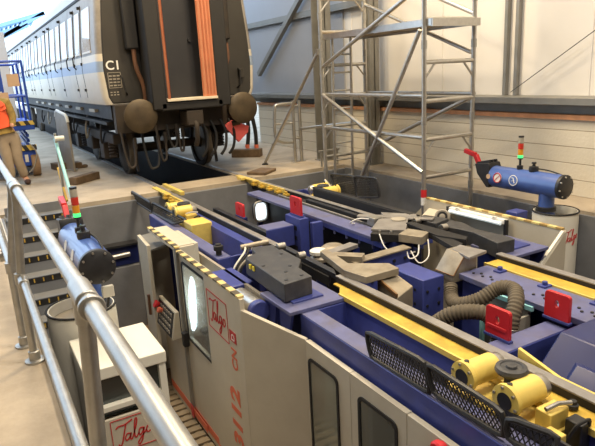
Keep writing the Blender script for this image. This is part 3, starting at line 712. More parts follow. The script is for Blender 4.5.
# corrugated hoses
def hose(pts, r, label):
    P = spline(pts, 40); t = thing('corrugated_hose', P[0], label, 'hose')
    # resample evenly
    seg = [0]
    for i in range(1, len(P)): seg.append(seg[-1] + (P[i] - P[i - 1]).length)
    n = int(seg[-1] / 0.0065); Q = []; k = 0
    for i in range(n + 1):
        s_ = seg[-1] * i / n
        while k < len(P) - 2 and seg[k + 1] < s_: k += 1
        f = (s_ - seg[k]) / max(seg[k + 1] - seg[k], 1e-6); Q.append(P[k].lerp(P[k + 1], min(1, f)))
    rad = [r if (i // 2) % 2 == 0 else r * 0.90 for i in range(len(Q))]
    obj('hose', B().tube(Q, r, 16, rad), 'hose', t)
    e = Q[-1]; d = (Q[-1] - Q[-4]).normalized()
    obj('cuff', B().cyl(e - d * .02, e + d * .11, r * 1.06, 20), 'aluminium', t, 0.003)
    return t
hr = 0.058
hose([(3.30, 3.36, -.14), (3.22, 3.26, -.20), (3.10, 3.06, -.15), (3.16, 2.92, -.08), (3.28, 2.84, .01), (3.30, 2.72, .03), (3.20, 2.61, .0), (3.12, 2.57, -.08), (3.09, 2.56, -.18)], hr,
     'corrugated brown hose curving from the right tan hood down to silver cuff')
hose([(2.74, 3.06, -.28), (2.74, 2.94, -.17), (2.80, 2.83, -.07), (2.90, 2.72, -.04), (2.96, 2.65, -.06), (2.98, 2.58, -.14), (2.98, 2.56, -.24)], hr,
     'corrugated brown hose arching low behind the near red plate')
# open box; fluorescent light on its edges is put in as pale cyan colour
t = thing('filter_box', (3.2, 2.75, -0.7), 'open box with edges lit pale cyan behind the corrugated hose', 'box')
obj('back_panel', B().box(3.40, 3.43, 2.66, 3.10, -0.7, -0.14), 'plate_grey', t)
obj('trim', B().box(3.36, 3.385, 2.60, 3.05, -0.12, -0.085), 'cyan_tape_lit_edge', t); obj('trim', B().box(3.37, 3.40, 3.07, 3.10, -0.7, -0.16), 'cyan_tape_lit_edge', t); obj('trim', B().box(3.37, 3.39, 2.78, 2.80, -0.7, -0.16), 'cyan_tape_lit_edge', t)
obj('door', B().box(3.22, 3.40, 2.64, 2.66, -0.7, -0.17), 'cabinet', t)
obj('foot', B().box(3.2, 3.36, 2.7, 3.0, PZ, -0.7), 'navy', t)
t = thing('valve_block', (3.08, 2.68, -0.5), 'small dark valve with white handle behind near crossbeam', 'valve')
obj('valve', B().cyl((3.06, 2.69, -0.22), (3.16, 2.69, -0.22), 0.03, 10), 'black_steel', t)
obj('handle', B().cyl((3.11, 2.69, -0.2), (3.11, 2.69, -0.13), 0.015, 8), 'white_paint', t)
obj('stand', B().box(3.08, 3.14, 2.66, 2.72, PZ, -0.24), 'navy', t)

# navy motor cover at right foreground
t = thing('machine_cover', (3.1, 1.5, -0.6), 'dark navy cover box with sloped panelled side at lower right', 'cover')
b = B(); b.hexa([(2.64, 2.14, -0.40), (3.40, 2.14, -0.40), (3.40, 2.14, -0.01), (3.05, 2.14, -0.01)], [(2.64, 0.0, -0.40), (3.40, 0.0, -0.40), (3.40, 0.0, -0.01), (3.05, 0.0, -0.01)])
obj('cover', b, 'navy', t, 0.012)
b = B(); L = lambda f, y, d: Vector((2.64 + .41 * f - .012 * d, y, -0.40 + .39 * f + .010 * d))
b.hexa([L(.2, 1.95, 0), L(.75, 1.95, 0), L(.75, .3, 0), L(.2, .3, 0)], [L(.24, 1.92, 1.5), L(.71, 1.92, 1.5), L(.71, .33, 1.5), L(.24, .33, 1.5)])
obj('raised_panel', b, 'navy', t, 0.004)
obj('base', B().box(2.66, 3.32, 0.1, 2.1, PZ, -0.40), 'navy', t)
# yellow guide tongue inside the near left rail
t = thing('guide_tongue', (2.60, 1.2, -0.1), 'yellow pointed guide strip along the inner side of near left rail', 'guide')
b = B().prism([(2.07, 0.045), (2.07, -0.09), (-0.5, -0.09), (-0.5, -0.02), (1.80, -0.02)], 0, 2.572, 2.595); obj('strip', b, 'yellow', t, 0.003)
obj('foot', B().box(2.572, 2.66, -0.5, 2.0, -0.10, -0.085), 'yellow_dirty', t)
# flange bolts near motor
for i, y in enumerate((1.60, 1.44)):
    tag(obj('rubber_stop', B().lathe((2.42, y, -0.046), (0, 0, 1), [(0, .028), (.02, .028), (.024, .02), (.04, .018)], 14), 'black_rubber'), ('black rubber stop on yellow flange nearer the twin motors', 'black rubber stop on yellow flange nearest the bottom right corner')[i], 'stop')

# ================================================================== ENCLOSURES (left)
def rrect(y0, y1, z0, z1, r, n=5):
    pts = []
    for cy, cz, a0 in ((y1 - r, z1 - r, 0), (y0 + r, z1 - r, PI / 2), (y0 + r, z0 + r, PI), (y1 - r, z0 + r, 1.5 * PI)):
        for i in range(n + 1): a = a0 + PI / 2 * i / n; pts.append((cy + r * math.cos(a), cz + r * math.sin(a)))
    return pts
def framed(parent, x, y0, y1, z0, z1, glass, r=0.05, fw=0.022):
    b = B(); o = rrect(y0, y1, z0, z1, r); i = rrect(y0 + fw, y1 - fw, z0 + fw, z1 - fw, r * .75)
    v = [[b.v((xx, *p)) for p in q] for xx in (x, x - 0.012) for q in (o, i)]
    n = len(o)
    for k in range(n):
        j = (k + 1) % n
        b.face([v[2][k], v[2][j], v[3][j], v[3][k]]); b.face([v[0][k], v[0][j], v[2][j], v[2][k]]); b.face([v[1][k], v[1][j], v[3][j], v[3][k]]); b.face([v[0][k], v[0][j], v[1][j], v[1][k]])
    f = obj('window_seal', b, 'black_rubber', parent)
    obj('pane', B().prism(rrect(y0 + fw * .7, y1 - fw * .7, z0 + fw * .7, z1 - fw * .7, r * .8), 0, x - 0.005, x - 0.001), glass, f)
    return f
def panel_hole(x0, x1, y0, y1, z0, z1, w):
    """upright panel with a rounded hole w=(y0,y1,z0,z1)"""
    b = B(); inn = rrect(*w, 0.05); n = len(inn); yc = (w[0] + w[1]) / 2; zc = (w[2] + w[3]) / 2
    corners = [(y1, z1), (y0, z1), (y0, z0), (y1, z0)]
    per = n // 4
    def outer(k):
        q = k // per; f = (k % per) / (per - 1)
        p = inn[k]
        return corners[q]
    for s in (x0, x1):
        vi = [b.v((s, *p)) for p in inn]; vc = [b.v((s, *c)) for c in corners]
        for k in range(n):
            j = (k + 1) % n; q = k // per; q2 = j // per
            if q == q2: b.face([vi[k], vi[j], vc[q]])
            else: b.face([vi[k], vi[j], vc[q2], vc[q]])
        if s == x0: V0 = (vi, vc)
        else: V1 = (vi, vc)
    for k in range(n): j = (k + 1) % n; b.face([V0[0][k], V0[0][j], V1[0][j], V1[0][k]])
    for k in range(4): j = (k + 1) % 4; b.face([V0[1][k], V0[1][j], V1[1][j], V1[1][k]])
    return b
W1 = (2.955, 3.345, -1.30, -0.345); W2 = (2.33, 2.725, -1.30, -0.345)
for (y0, y1, w, l, g) in ((2.818, 3.385, W1, 'beige enclosure panel with tall rounded window next to the angled corner panel', 'grey_glass'),
                          (2.255, 2.812, W2, 'beige enclosure panel with rounded window nearer the bottom centre of the photo', 'dark_glass')):
    t = thing('enclosure_panel', (1.9, (y0 + y1) / 2, PZ), l, 'panel', 'windowed panels below the near blue beam')
    obj('panel', panel_hole(1.89, 1.93, y0, y1, PZ, -0.237, w), 'cabinet', t)
    framed(t, 1.892, *w, g)
t = thing('enclosure_panel', (1.9, 1.0, PZ), 'plain beige enclosure panel carrying a red button at bottom edge', 'panel')
obj('panel', B().box(1.89, 1.93, -0.5, 2.249, PZ, -0.237), 'cabinet', t, 0.004)
b = B(); b.lathe((1.89, 1.955, -0.275), (-1, 0, 0), [(0, .035), (.02, .035), (.025, .05), (.05, .05), (.06, .04)], 20); obj('red_button', b, 'red', t)
# angled corner panel
t = thing('corner_panel', (1.75, 3.63, PZ), 'large angled beige corner panel between lettered cabin and windowed panels', 'panel')
A = [(1.60, 3.865), (1.90, 3.39)]
b = B(); b.hexa([(1.60, 3.865, PZ), (1.90, 3.39, PZ), (1.90, 3.39, -0.237), (1.60, 3.865, -0.09)], [(1.63, 3.885, PZ), (1.93, 3.41, PZ), (1.93, 3.41, -0.237), (1.63, 3.885, -0.09)])
obj('panel', b, 'cabinet', t, 0.003)

# lettered cabin wall
t = thing('lathe_cabin', (1.6, 4.8, PZ), 'tall beige lathe cabin with red lettering and lit window', 'cabin')
X0 = 1.60
obj('lettered_panel', B().box(X0, X0 + 0.04, 3.87, 4.66, PZ + .03, -0.005), 'cabinet', t, 0.003)
wz = (4.66, 5.24, -0.86, -0.10)
dr = obj('door', panel_hole(X0 + .03, X0 + 0.06, 4.62, 5.42, PZ + .05, 0.01, (4.66, 5.34, -0.90, -0.10)), 'cabinet', t)
framed(dr, X0 + .032, 4.64, 5.36, -0.93, -0.08, 'clear_glass', 0.06)
hd = obj('door_handle', B().box(X0 - .03, X0 + .03, 5.36, 5.43, -1.02, -0.86), 'black_rubber', dr, 0.01)
obj('door_post', B().box(X0 + .0, X0 + .05, 5.42, 5.47, PZ + .05, 0.02), 'galv_column', t)
obj('side_panel', B().box(X0 + .01, X0 + .05, 5.47, 6.18, PZ + .05, -0.98), 'cabinet', t, 0.003)
obj('upper_panel', B().box(X0 + .22, X0 + .26, 5.47, 6.1, -0.98, 0.03), 'cabinet', t)
obj('recess_frame', B().box(X0 + .0, X0 + .22, 5.47, 5.50, -0.98, 0.02), 'cabinet', t, 0.003)
obj('recess_top', B().box(X0 + .0, X0 + .22, 5.50, 6.40, 0.0, 0.03), 'cabinet', t, 0.003)
# sloping hood above the control desk
cp = obj('control_desk', B().prism([(X0 - .09, -1.0), (X0 + .01, -1.0), (X0 + .01, -0.70), (X0 - .03, -0.70)], 1, 5.56, 6.16), 'cabinet', t, 0.004)
b = B().prism([(X0 - .088, -0.985), (X0 - .094, -0.985), (X0 - .040, -0.715), (X0 - .034, -0.715)], 1, 5.60, 6.12); obj('keypad', b, 'black_steel', cp)
for i in range(4):
    for j in range(6): obj('button', B().box(X0 - .095 + i * .014, X0 - .086 + i * .014, 5.64 + j * .07, 5.68 + j * .07, -0.955 + i * .06, -0.92 + i * .06), 'plate_grey', cp)
obj('emergency_button', B().lathe((X0 - .06, 6.08, -0.77), (-.9, 0, .4), [(0, .03), (.02, .03), (.03, .045), (.05, .04)], 14), 'red', cp)
obj('emergency_button', B().lathe((X0 - .06, 5.96, -0.80), (-.9, 0, .4), [(0, .025), (.02, .025), (.03, .035), (.05, .03)], 14), 'orange_mark', cp)
obj('edge_strip', B().box(X0 - .002, X0 + .05, 3.89, 5.40, -0.004, 0.014).box(X0 + .0, X0 + .05, 5.42, 6.45, 0.03, 0.046), 'hazard', t)
obj('base_stripe', B().box(X0 - .003, X0 + .0, 3.88, 4.66, -1.83, -1.75).box(X0 + .004, X0 + .01, 5.0, 6.15, -1.83, -1.75).box(X0 + .026, X0 + .03, 4.66, 5.42, -1.83, -1.75), 'orange_mark', t)
obj('stripe_end', B().box(X0 - .006, X0, 5.38, 5.46, -1.86, -1.72), 'red_mark', t)
obj('lamp_tube', B().lathe(at(194, 330, 0, X0 + .09), at(192, 284, 0, X0 + .09) - at(194, 330, 0, X0 + .09), [(0, .012), (.04, .026), (.12, .034), (.32, .036), (.52, .030), (.62, .012)], 16), 'tube_light', t)
obj('lamp_bracket', B().box(X0 + .09, X0 + .30, 5.08, 5.16, -0.80, -0.76), 'black_steel', t)
obj('inner_wall', B().box(X0 + .30, X0 + .33, 3.9, 6.1, PZ, -0.12), 'plate_grey', t)
# lettering: local x runs up the panel, local y runs towards camera side
sx = X0 - 0.001
def pl_up(yb, zb):   # text reading upwards
    return lambda p: Vector((sx - p.z - .001, yb + p.y, zb + p.x))
logo(t, lambda p: Vector((sx - p.z, 4.60 - p.x, -0.485 + p.y - (p.x * 0.02))), 0.44, 0.35)
text_mesh('number_lettering', '3112', 0.21, lambda p: Vector((sx - p.z - .001, 4.04 + p.y * 1.28, -1.47 + p.x * 1.40)), 'orange_mark', t, bold=0.008)
text_mesh('lettering', 'CN', 0.13, lambda p: Vector((sx - p.z - .001, 4.02 + p.y * 1.2, -0.70 + p.x * 1.05)), 'orange_mark', t, bold=0.003)
obj('lettering_box', B().box(sx - .003, sx, 4.00, 4.13, -0.44, -0.345), 'red_mark', t)
text_mesh('lettering', 'D', 0.09, lambda p: Vector((sx - p.z - .005, 4.03 + p.y, -0.43 + p.x)), 'white_paint', t)
obj('paper_label', B().box(sx - .002, sx, 4.30, 4.55, -1.93, -1.80), 'white_paint', t)
# far cabin leaf
t = thing('cabin_leaf', (1.5, 6.4, PZ), 'beige door leaf standing open beyond the control desk', 'door leaf')
obj('leaf', B().hexa([(1.49, 6.10, PZ), (1.53, 6.10, PZ), (1.60, 6.78, PZ), (1.56, 6.78, PZ)], [(1.49, 6.10, -0.08), (1.53, 6.10, -0.08), (1.60, 6.78, -0.12), (1.56, 6.78, -0.12)]), 'cabinet', t, 0.003)
obj('latch', B().bar((1.50, 6.32, -0.72), (1.505, 6.36, -0.98), 0.03, 0.03), 'brown_pipe', t)
obj('top_cap', B().slab([(1.53, 6.12), (1.95, 6.3), (1.95, 6.9), (1.58, 6.80)], -0.16, -0.14), 'galv_column', t)
obj('back_panel', B().box(1.60, 1.93, 6.78, 6.81, PZ, -0.16), 'cabinet', t)
# duckboard in the aisle
b = B()
t = thing('duckboard', (1.3, 5.0, PZ), 'wooden slatted duckboard along the aisle at foot of the cabin', 'duckboard')
for i in range(30): obj('slat', B().box(1.02, 1.62, 3.3 + i * .12, 3.38 + i * .12, PZ + .03, PZ + .05), 'ply', t)
obj('runner', B().box(1.05, 1.10, 3.3, 6.9, PZ, PZ + .03).box(1.54, 1.59, 3.3, 6.9, PZ, PZ + .03), 'ply', t)

# ================================================================== right-hand enclosure
t = thing('splash_guard', (4.88, 4.5, PZ), 'beige guard panel with striped top edge along the right side of lathe', 'panel')
XP = 4.88
obj('panel', B().prism([(3.48, 0.03), (5.42, 0.04), (5.42, -0.02), (5.80, -0.36), (5.80, PZ), (3.45, PZ), (3.45, 0.0)], 0, XP, XP + .03), 'cabinet', t)
obj('edge_strip', B().box(XP - .004, XP + .04, 3.48, 5.42, 0.035, 0.055), 'hazard_pale', t)
fp = at(540, 265, 0, 4.56)
obj('flap', B().hexa([(XP, 3.48, 0.03), (XP, 3.45, 0.03), (fp.x, fp.y, fp.z), (fp.x, fp.y, PZ), (XP, 3.45, PZ), (XP, 3.48, PZ)],
                     [(XP + .03, 3.48, 0.03), (XP + .03, 3.45, 0.03), (fp.x + .02, fp.y - .03, fp.z), (fp.x + .02, fp.y - .03, PZ), (XP + .03, 3.45, PZ), (XP + .03, 3.48, PZ)]), 'cabinet', t)
obj('flap_edge', B().bar((XP - .01, 3.46, 0.03), (fp.x, fp.y, fp.z), 0.03, 0.025), 'cabinet_white', t)
# sloped beige chute behind turret
t = thing('chip_chute', (4.6, 5.6, -0.6), 'sloping cream sheet chute beside the grey rolled drum behind the turret', 'chute')
q = [at(429, 208, 0, 4.85), at(452, 213, 0, 4.85), at(440, 229, 2, -.2), at(409, 229, 2, -.2)]
b = B(); b.hexa(q, [p + Vector((.02, 0, -.02)) for p in q])
obj('sheet', b, 'cabinet', t)
obj('support', B().box(4.5, 4.7, 5.3, 5.6, PZ, -0.2), 'navy', t)
t = thing('rolled_drum', (4.74, 5.0, -0.12), 'small dark grey reel at the foot of the cream chute', 'reel')
c = at(446, 216, 0, 4.74)
obj('reel', B().lathe((c.x - .05, c.y, c.z), (-.75, -.6, .25), [(-.05, .05), (0, .085), (.04, .09), (.05, .075), (.045, .05), (.05, .045), (.055, .02)], 24), 'plate_grey', t)
obj('hub', B().lathe((c.x - .05, c.y, c.z), (-.75, -.6, .25), [(.046, .06), (.052, .058)], 24), 'black_steel', t)
obj('arm', B().bar((c.x, c.y, c.z), (4.88, 4.9, -0.2), 0.05, 0.05), 'galv_column', t)
t = thing('strip_light', (XP - .06, 4.52, -0.06), 'white strip light on brackets along inside of the right guard panel', 'light')
obj('housing', B().box(XP - .07, XP - .005, 4.13, 4.95, -0.03, 0.02), 'white_paint', t, 0.006)
obj('tube', B().cyl((XP - .085, 4.16, -0.02), (XP - .085, 4.92, -0.02), 0.02, 12), 'strip_light', t)
for y in (4.25, 4.80): obj('bracket', B().box(XP - .09, XP - .06, y - .02, y + .02, -0.03, 0.04), 'white_paint', t)
for y in (4.12, 4.98): obj('drop_arm', B().box(XP - .06, XP - .03, y - .02, y + .02, -0.25, 0.02), 'black_steel', t)

# ================================================================== JIB CRANES
def crane(x, y, zc, label, sx_, dxd, drum_r, neck_y, L0, L1, drum_top, dyd=-.03):
    xd = x + dxd
    t = thing('jib_crane', (x, neck_y, PZ), label, 'crane', 'blue jib cranes either side of the lathe')
    dr = obj('drum_base', B().lathe((xd, neck_y + dyd, PZ), (0, 0, 1), [(0, drum_r), (drum_top - PZ, drum_r), (drum_top - PZ, drum_r - .02), (drum_top - PZ - .10, drum_r - .025)], 40), 'cabinet_white', t)
    rp = []
    obj('drum_rim', B().tube([(xd + drum_r * math.cos(a * PI / 16), neck_y + dyd + drum_r * math.sin(a * PI / 16), drum_top) for a in range(33)], 0.010, 8), 'black_rubber', dr)
    obj('drum_lid', B().cyl((xd, neck_y + dyd, drum_top - .10), (xd, neck_y + dyd, drum_top - .09), drum_r - .02, 32), 'plate_grey', dr)
    obj('column', B().lathe((x, neck_y, drum_top - .10), (0, 0, 1), [(0, .10), (.06, .10), (.065, .085), (.13, .085), (zc - drum_top + .10, .085)], 28), 'blue_crane', t)
    obj('collar', B().lathe((x, neck_y, drum_top - .02), (0, 0, 1), [(0, .09), (.005, .105), (.05, .105), (.055, .09)], 28), 'black_steel', t)
    R_ = 0.13
    arm = obj('arm', B().cyl((x, L0, zc), (x, L1, zc), R_, 36), 'blue_crane', t, 0.006)
    cap = obj('end_cap', B().lathe((x, L0 + .02, zc), (0, -1, 0), [(0, R_ + .004), (.035, R_ + .004), (.045, R_ - .01), (.05, .03), (.051, .01)], 36), 'black_steel', arm)
    b = B()
    for a in range(8): b.cyl((x + .115 * math.cos(a * PI / 4 + .2), L0 - .02, zc + .115 * math.sin(a * PI / 4 + .2)), (x + .115 * math.cos(a * PI / 4 + .2), L0 - .036, zc + .115 * math.sin(a * PI / 4 + .2)), 0.009, 8)
    obj('cap_bolts', b, 'aluminium', cap)
    br = obj('fork_bracket', B().prism([(L1, zc - .13), (L1 + .05, zc - .13), (L1 + .20, zc + .02), (L1 + .24, zc + .14), (L1 + .02, zc + .17), (L1, zc + .12)], 0, x - .10, x + .10), 'black_steel', t, 0.008)
    for dx in (-.06, 0, .06): obj('fin', B().prism([(L1 + .01, zc + .13), (L1 + .22, zc + .12), (L1 + .23, zc + .16), (L1 + .04, zc + .20)], 0, x + dx - .012, x + dx + .012), 'black_steel', br)
    lv = [(x, L1 + .17, zc + .06), (x, L1 + .24, zc + .10), (x, L1 + .32, zc + .23), (x, L1 + .50, zc + .27)]
    b = B()
    for i in range(3): b.bar(lv[i], lv[i + 1], 0.05, 0.055)
    obj('lever', b, 'red', t, 0.006)
    ys = L0 + (L1 - L0) * .62
    sg = obj('signal_tower', B().lathe((x, ys, zc + R_ - .01), (0, 0, 1), [(0, .035), (.05, .035), (.055, .014), (.12, .014), (.125, .03), (.14, .03)], 18), 'black_steel', t)
    z = zc + R_ + .13
    for nm, mm in (('green_lens', 'green_glow'), ('amber_lens', 'amber_lens'), ('red_lens', 'red_lens'), ('top_lens', 'grey_lens')):
        h = 0.03 if nm == 'green_lens' else 0.065
        obj(nm, B().cyl((x, ys, z), (x, ys, z + h), 0.030, 18), mm, sg, 0.003); z += h + .003
    obj('top_lens_cap', B().cyl((x, ys, z), (x, ys, z + .015), 0.031, 18), 'black_steel', sg)
    yk = L0 + (L1 - L0) * .42
    obj('valve', B().lathe((x, yk, zc + R_ - .01), (0, 0, 1), [(0, .05), (.03, .055), (.06, .05), (.065, .02), (.09, .015), (.095, .028), (.11, .025)], 16), 'black_steel', t)
    obj('cable', B().tube(spline([(x + .05, yk, zc + R_ + .02), (x + .07, yk - .15, zc + R_ + .01), (x + .07, L0 + .1, zc + R_ - .015), (x + .05, L0 + .02, zc + R_ - .03)], 6), 0.008, 8), 'black_rubber', t)
    return t, arm
def sticker(parent, x, y, zc, r, a, m, name='sticker'):
    c = Vector((x - 0.13 * math.cos(a), y, zc + 0.13 * math.sin(a))); n = Vector((-math.cos(a), 0, math.sin(a)))
    return obj(name, B().tube_raw([(c - n * .012, r), (c + n * .003, r)], n, 24), m, parent), c + n * .003, n
t, arm = crane(5.5, 4.2, 0.31, 'blue jib crane on the white drum at right against the block wall', 1, 0.03, 0.24, 4.14, 3.93, 4.88, 0.03, -.10)
# stickers facing the camera (towards -x)
def flatdisc(parent, name, c, n, r, m, lift): return obj(name, B().tube_raw([(c + n * lift, r), (c + n * (lift + .002), r)], n, 24), m, parent)
for yy, kind in ((4.73, 'ban'), (4.50, 'blue'), (4.87, 'tan')):
    a = 0.12; n = Vector((-math.cos(a), 0, math.sin(a))); c = Vector((5.5, yy, 0.31)) + n * 0.128
    u = Vector((0, -1, 0)); w = n.cross(u)
    if kind == 'tan': flatdisc(arm, 'sticker', c, n, 0.03, 'cardboard', 0.003); continue
    s_ = flatdisc(arm, 'sticker', c, n, 0.062, 'white_paint', 0.003)
    if kind == 'ban':
        b = B(); b.tube([c + n * .007 + u * (.055 * math.cos(k * PI / 12)) + w * (.055 * math.sin(k * PI / 12)) for k in range(25)], 0.006, 6)
        b.bar(c + n * .007 + u * .04 + w * .04, c + n * .007 - u * .04 - w * .04, 0.010, 0.004); obj('red_mark', b, 'red_mark', s_)
    else:
        flatdisc(s_, 'blue_mark', c, n, 0.052, 'blue_crane', 0.005)
        b = B(); b.bar(c + n * .009 - u * .03 + w * .025, c + n * .009 + u * .0 + w * .03, 0.014, 0.004); b.bar(c + n * .009 + u * .0 + w * .03, c + n * .009 + u * .025 - w * .03, 0.014, 0.004); b.bar(c + n * .009 - u * .02 - w * .01, c + n * .009 + u * .02 + w * .0, 0.012, 0.004)
        obj('white_mark', b, 'white_paint', s_)
# script logo on right drum
def on_drum(p):
    a = PI + 1.50 + (p.x - 0.13) / 0.24; rr = 0.241 + p.z
    return Vector((5.53 + rr * math.cos(a), 4.04 + rr * math.sin(a), -0.33 + p.y + (p.x - .16) * .10))
logo(t, on_drum, 0.24, 0.22, frame=False)
tag(obj('cable_box', B().box(5.22, 5.40, 4.30, 4.46, PZ, 0.0), 'blue', None, 0.01), 'tall blue box standing beside white drum of the right crane', 'box')
t, arm = crane(0.675, 4.3, 0.345, 'blue jib crane on drum between handrail and stairs at left', 1, -0.10, 0.27, 4.80, 4.32, 5.35, -0.10)
obj('junction_box', B().box(0.70, 0.79, 4.42, 4.46, 0.05, 0.14), 'cabinet_white', t, 0.006)
obj('cable', B().tube(spline([(0.745, 4.44, 0.05), (0.74, 4.5, -.04), (0.72, 4.58, -.1), (0.70, 4.62, -.18)], 5), 0.010, 8), 'black_rubber', t)
for yy in (4.62, 4.95):
    a = 0.25; n = Vector((-math.cos(a), 0, math.sin(a))); c = Vector((0.675, yy, 0.345)) + n * 0.128
    flatdisc(arm, 'sticker', c, n, 0.05, 'white_paint', 0.003)

# ================================================================== CONTROL CABINET (left foreground)
t = thing('control_cabinet', (0.73, 4.2, PZ), 'white floor cabinet with red script logo below the handrail', 'cabinet')
x0, x1, y0, y1, zt = 0.42, 0.98, 3.88, 4.48, -0.25
obj('top', B().box(x0 - .01, x1 + .01, y0 - .01, y1 + .01, zt - .09, zt), 'cabinet_white', t, 0.008)
obj('carcass', B().box(x0, x0 + .03, y0, y1, PZ, zt - .09).box(x1 - .05, x1, y0, y1, PZ, zt - .09).box(x0, x1, y1 - .03, y1, PZ, zt - .09).box(x0, x1, y0, y1, PZ, PZ + .06), 'cabinet_white', t)
obj('screen_recess', B().box(x0 + .03, x1 - .05, y0 + .05, y0 + .07, -0.66, zt - .09), 'dark_glass', t)
obj('shelf', B().box(x0 + .03, x1 - .05, y0, y0 + .35, -0.60, -0.56), 'cabinet_white', t, 0.003)
obj('drawer_front', B().box(x0 + .03, x1 - .05, y0 - .005, y0 + .02, -1.06, -0.66), 'cabinet', t, 0.004)
obj('lower_door', B().box(x0 + .03, x1 - .05, y0, y0 + .02, PZ + .06, -1.14), 'cabinet', t, 0.004)
logo(t, lambda p: Vector((0.535 + p.x, y0 - .006 - p.z, -0.94 + p.y)), 0.32, 0.26)
obj('lock', B().cyl((0.55, y0 - .02, -1.03), (0.55, y0, -1.03), 0.02, 14), 'aluminium', t)
# floor duct right of cabinet
# ================================================================== STAIRS
t = thing('pit_stairs', (0.62, 7.6, PZ), 'steel stairs with slotted dark nosings going down into pit at left', 'stairs')
n = 9; rise = 1.95 / 10; run = 0.27
for i in range(n):
    z = -rise * (i + 0) - 0.02; yf = 8.53 - run * (i + 1)
    tr = obj('tread', B().box(0.26, 1.02, yf, yf + run + .02, z - .03 , z), 'pit_paint', t)
    obj('nosing', B().box(0.26, 1.02, yf - .012, yf + .02, z - .075, z + .004), 'black_steel', tr)
    for k in range(7): obj('nosing_stud', B().box(0.30 + k * .105, 0.315 + k * .105, yf - .014, yf - .011, z - .055, z - .005), 'yellow_dirty', tr)
    obj('riser', B().box(0.26, 1.02, yf + run - .01, yf + run, z - .03, z + rise - .07), 'pit_paint', tr)
obj('stringer', B().prism([(8.53, 0.0), (8.53, -0.3), (6.19, PZ), (6.0, PZ), (6.1, -1.75)], 0, 0.24, 0.26).prism([(8.53, -.06), (8.53, -0.3), (6.19, PZ), (6.0, PZ), (6.1, -1.8)], 0, 1.02, 1.04), 'pit_paint', t)
# stair hand rail (pale blue)
t = thing('stair_handrail', (1.08, 8.3, 0), 'pale blue white tube handrail sloping down beside the pit stairs', 'handrail')
pa, pb = at(55, 139, 0, 1.06), at(76, 212, 0, 1.06)
obj('rail', B().tube([pa, pb], 0.022, 12), 'cyan_tape_lit_edge', t)
obj('post', B().cyl((1.06, 8.70, 0.0), (1.06, 8.70, 1.02), 0.020, 10), 'galv', t)
obj('clamp', B().cyl((1.04, 8.62, 0.95), (1.16, 8.62, 0.95), 0.035, 10), 'cabinet_white', t)
pa2, pb2 = at(58, 168, 0, 1.06), at(67, 201, 0, 1.06)
obj('mid_rail', B().tube([pa2, pb2], 0.018, 10), 'yellow_dirty', t)
# cable trough on pit wall shelf
t = thing('cable_trough', (1.65, 8.4, -0.97), 'blue cable trough with silver fitting low on the far pit wall', 'trough')
obj('trough', B().box(1.12, 1.92, 8.38, 8.50, -0.96, -0.66), 'navy', t, 0.006)
obj('lid', B().box(1.12, 1.92, 8.30, 8.50, -0.66, -0.63), 'black_steel', t)
obj('fitting', B().cyl((1.50, 8.34, -0.80), (1.78, 8.34, -0.79), 0.04, 12), 'aluminium', t)
# ================================================================== HANDRAIL (foreground)
t = thing('guard_railing', (0.16, 3.0, 0), 'galvanised tube guard railing running along pit edge in the left foreground', 'railing')
def hx(y): return 0.215 - 0.006 * y
tp = [(hx(y), y, 1.10) for y in (-0.3, 0.9, 2.2, 3.5, 4.1)]
obj('top_rail', B().tube([(hx(-0.5) , -0.5, 1.09), (hx(1.6), 1.6, 1.105), (hx(3.85), 3.85, 1.10)], 0.0245, 20), 'galv', t)
obj('top_rail', B().tube([(hx(3.85), 3.85, 1.10), (hx(6.9), 6.9, 1.10)], 0.0245, 20), 'galv', t)
obj('mid_rail', B().tube([(0.15, 0.0, 0.55), (0.145, 3.72, 0.55)], 0.0215, 16), 'galv', t)
obj('mid_rail', B().tube([(0.10, 4.02, 0.55), (0.08, 6.9, 0.55)], 0.0215, 16), 'galv', t)
for x, y in ((0.15, 1.62), (0.132, 3.72), (0.098, 4.0), (0.08, 6.85)):
    p = obj('post', B().tube([(x, y, 0.0), (x, y, 0.5), (hx(y), y, 1.085)] if y > 3 else [(x, y, 0.0), (hx(y), y, 1.085)], 0.0245, 16), 'galv', t)
    obj('base_flange', B().lathe((x, y, 0), (0, 0, 1), [(0, .06), (.012, .06), (.016, .034), (.07, .033), (.075, .027)], 20), 'galv', p)
    obj('mid_socket', B().cyl((x + .0, y, 0.515), (x + .0, y, 0.585), 0.031, 16), 'galv', p)
    obj('top_socket', B().cyl((hx(y), y, 1.02), (hx(y), y, 1.09), 0.032, 16), 'galv', p)
for y in (1.62, 3.86, 3.70): obj('sleeve', B().cyl((hx(y), y - .075, 1.102), (hx(y), y + .075, 1.102), 0.033, 20), 'galv', t, 0.004)
for y in (1.50, 3.62): obj('socket_rim', B().cyl((hx(y), y - .01, 1.102), (hx(y), y + .01, 1.102), 0.036, 20), 'galv', t, 0.003)
for y in (3.66,): obj('mid_sleeve', B().cyl((0.142, y - .08, 0.55), (0.142, y + .06, 0.55), 0.03, 18), 'galv', t, 0.004)
obj('mid_sleeve', B().cyl((0.15, 1.55, 0.55), (0.15, 1.7, 0.55), 0.03, 18), 'galv', t, 0.004)
obj('kick_plate', B().box(0.185, 0.197, -0.5, 8.2, 0.0, 0.05), 'cabinet', t)
# pipe stub at left
t = thing('wall_coupling', (-0.03, 4.6, 0.4), 'pale blue grey pipe coupling entering at the left frame edge', 'coupling')
q = at(2, 255, 1, 4.6)
obj('pipe', B().cyl((q.x - .8, 4.6, q.z), (q.x, 4.6, q.z), 0.03, 14), 'galv', t)
obj('flange', B().cyl((q.x - .02, 4.6, q.z), (q.x + .03, 4.6, q.z), 0.05, 16), 'galv', t, 0.004)
obj('stand', B().cyl((q.x - .4, 4.6, 0), (q.x - .4, 4.6, q.z), 0.025, 12), 'galv', t)

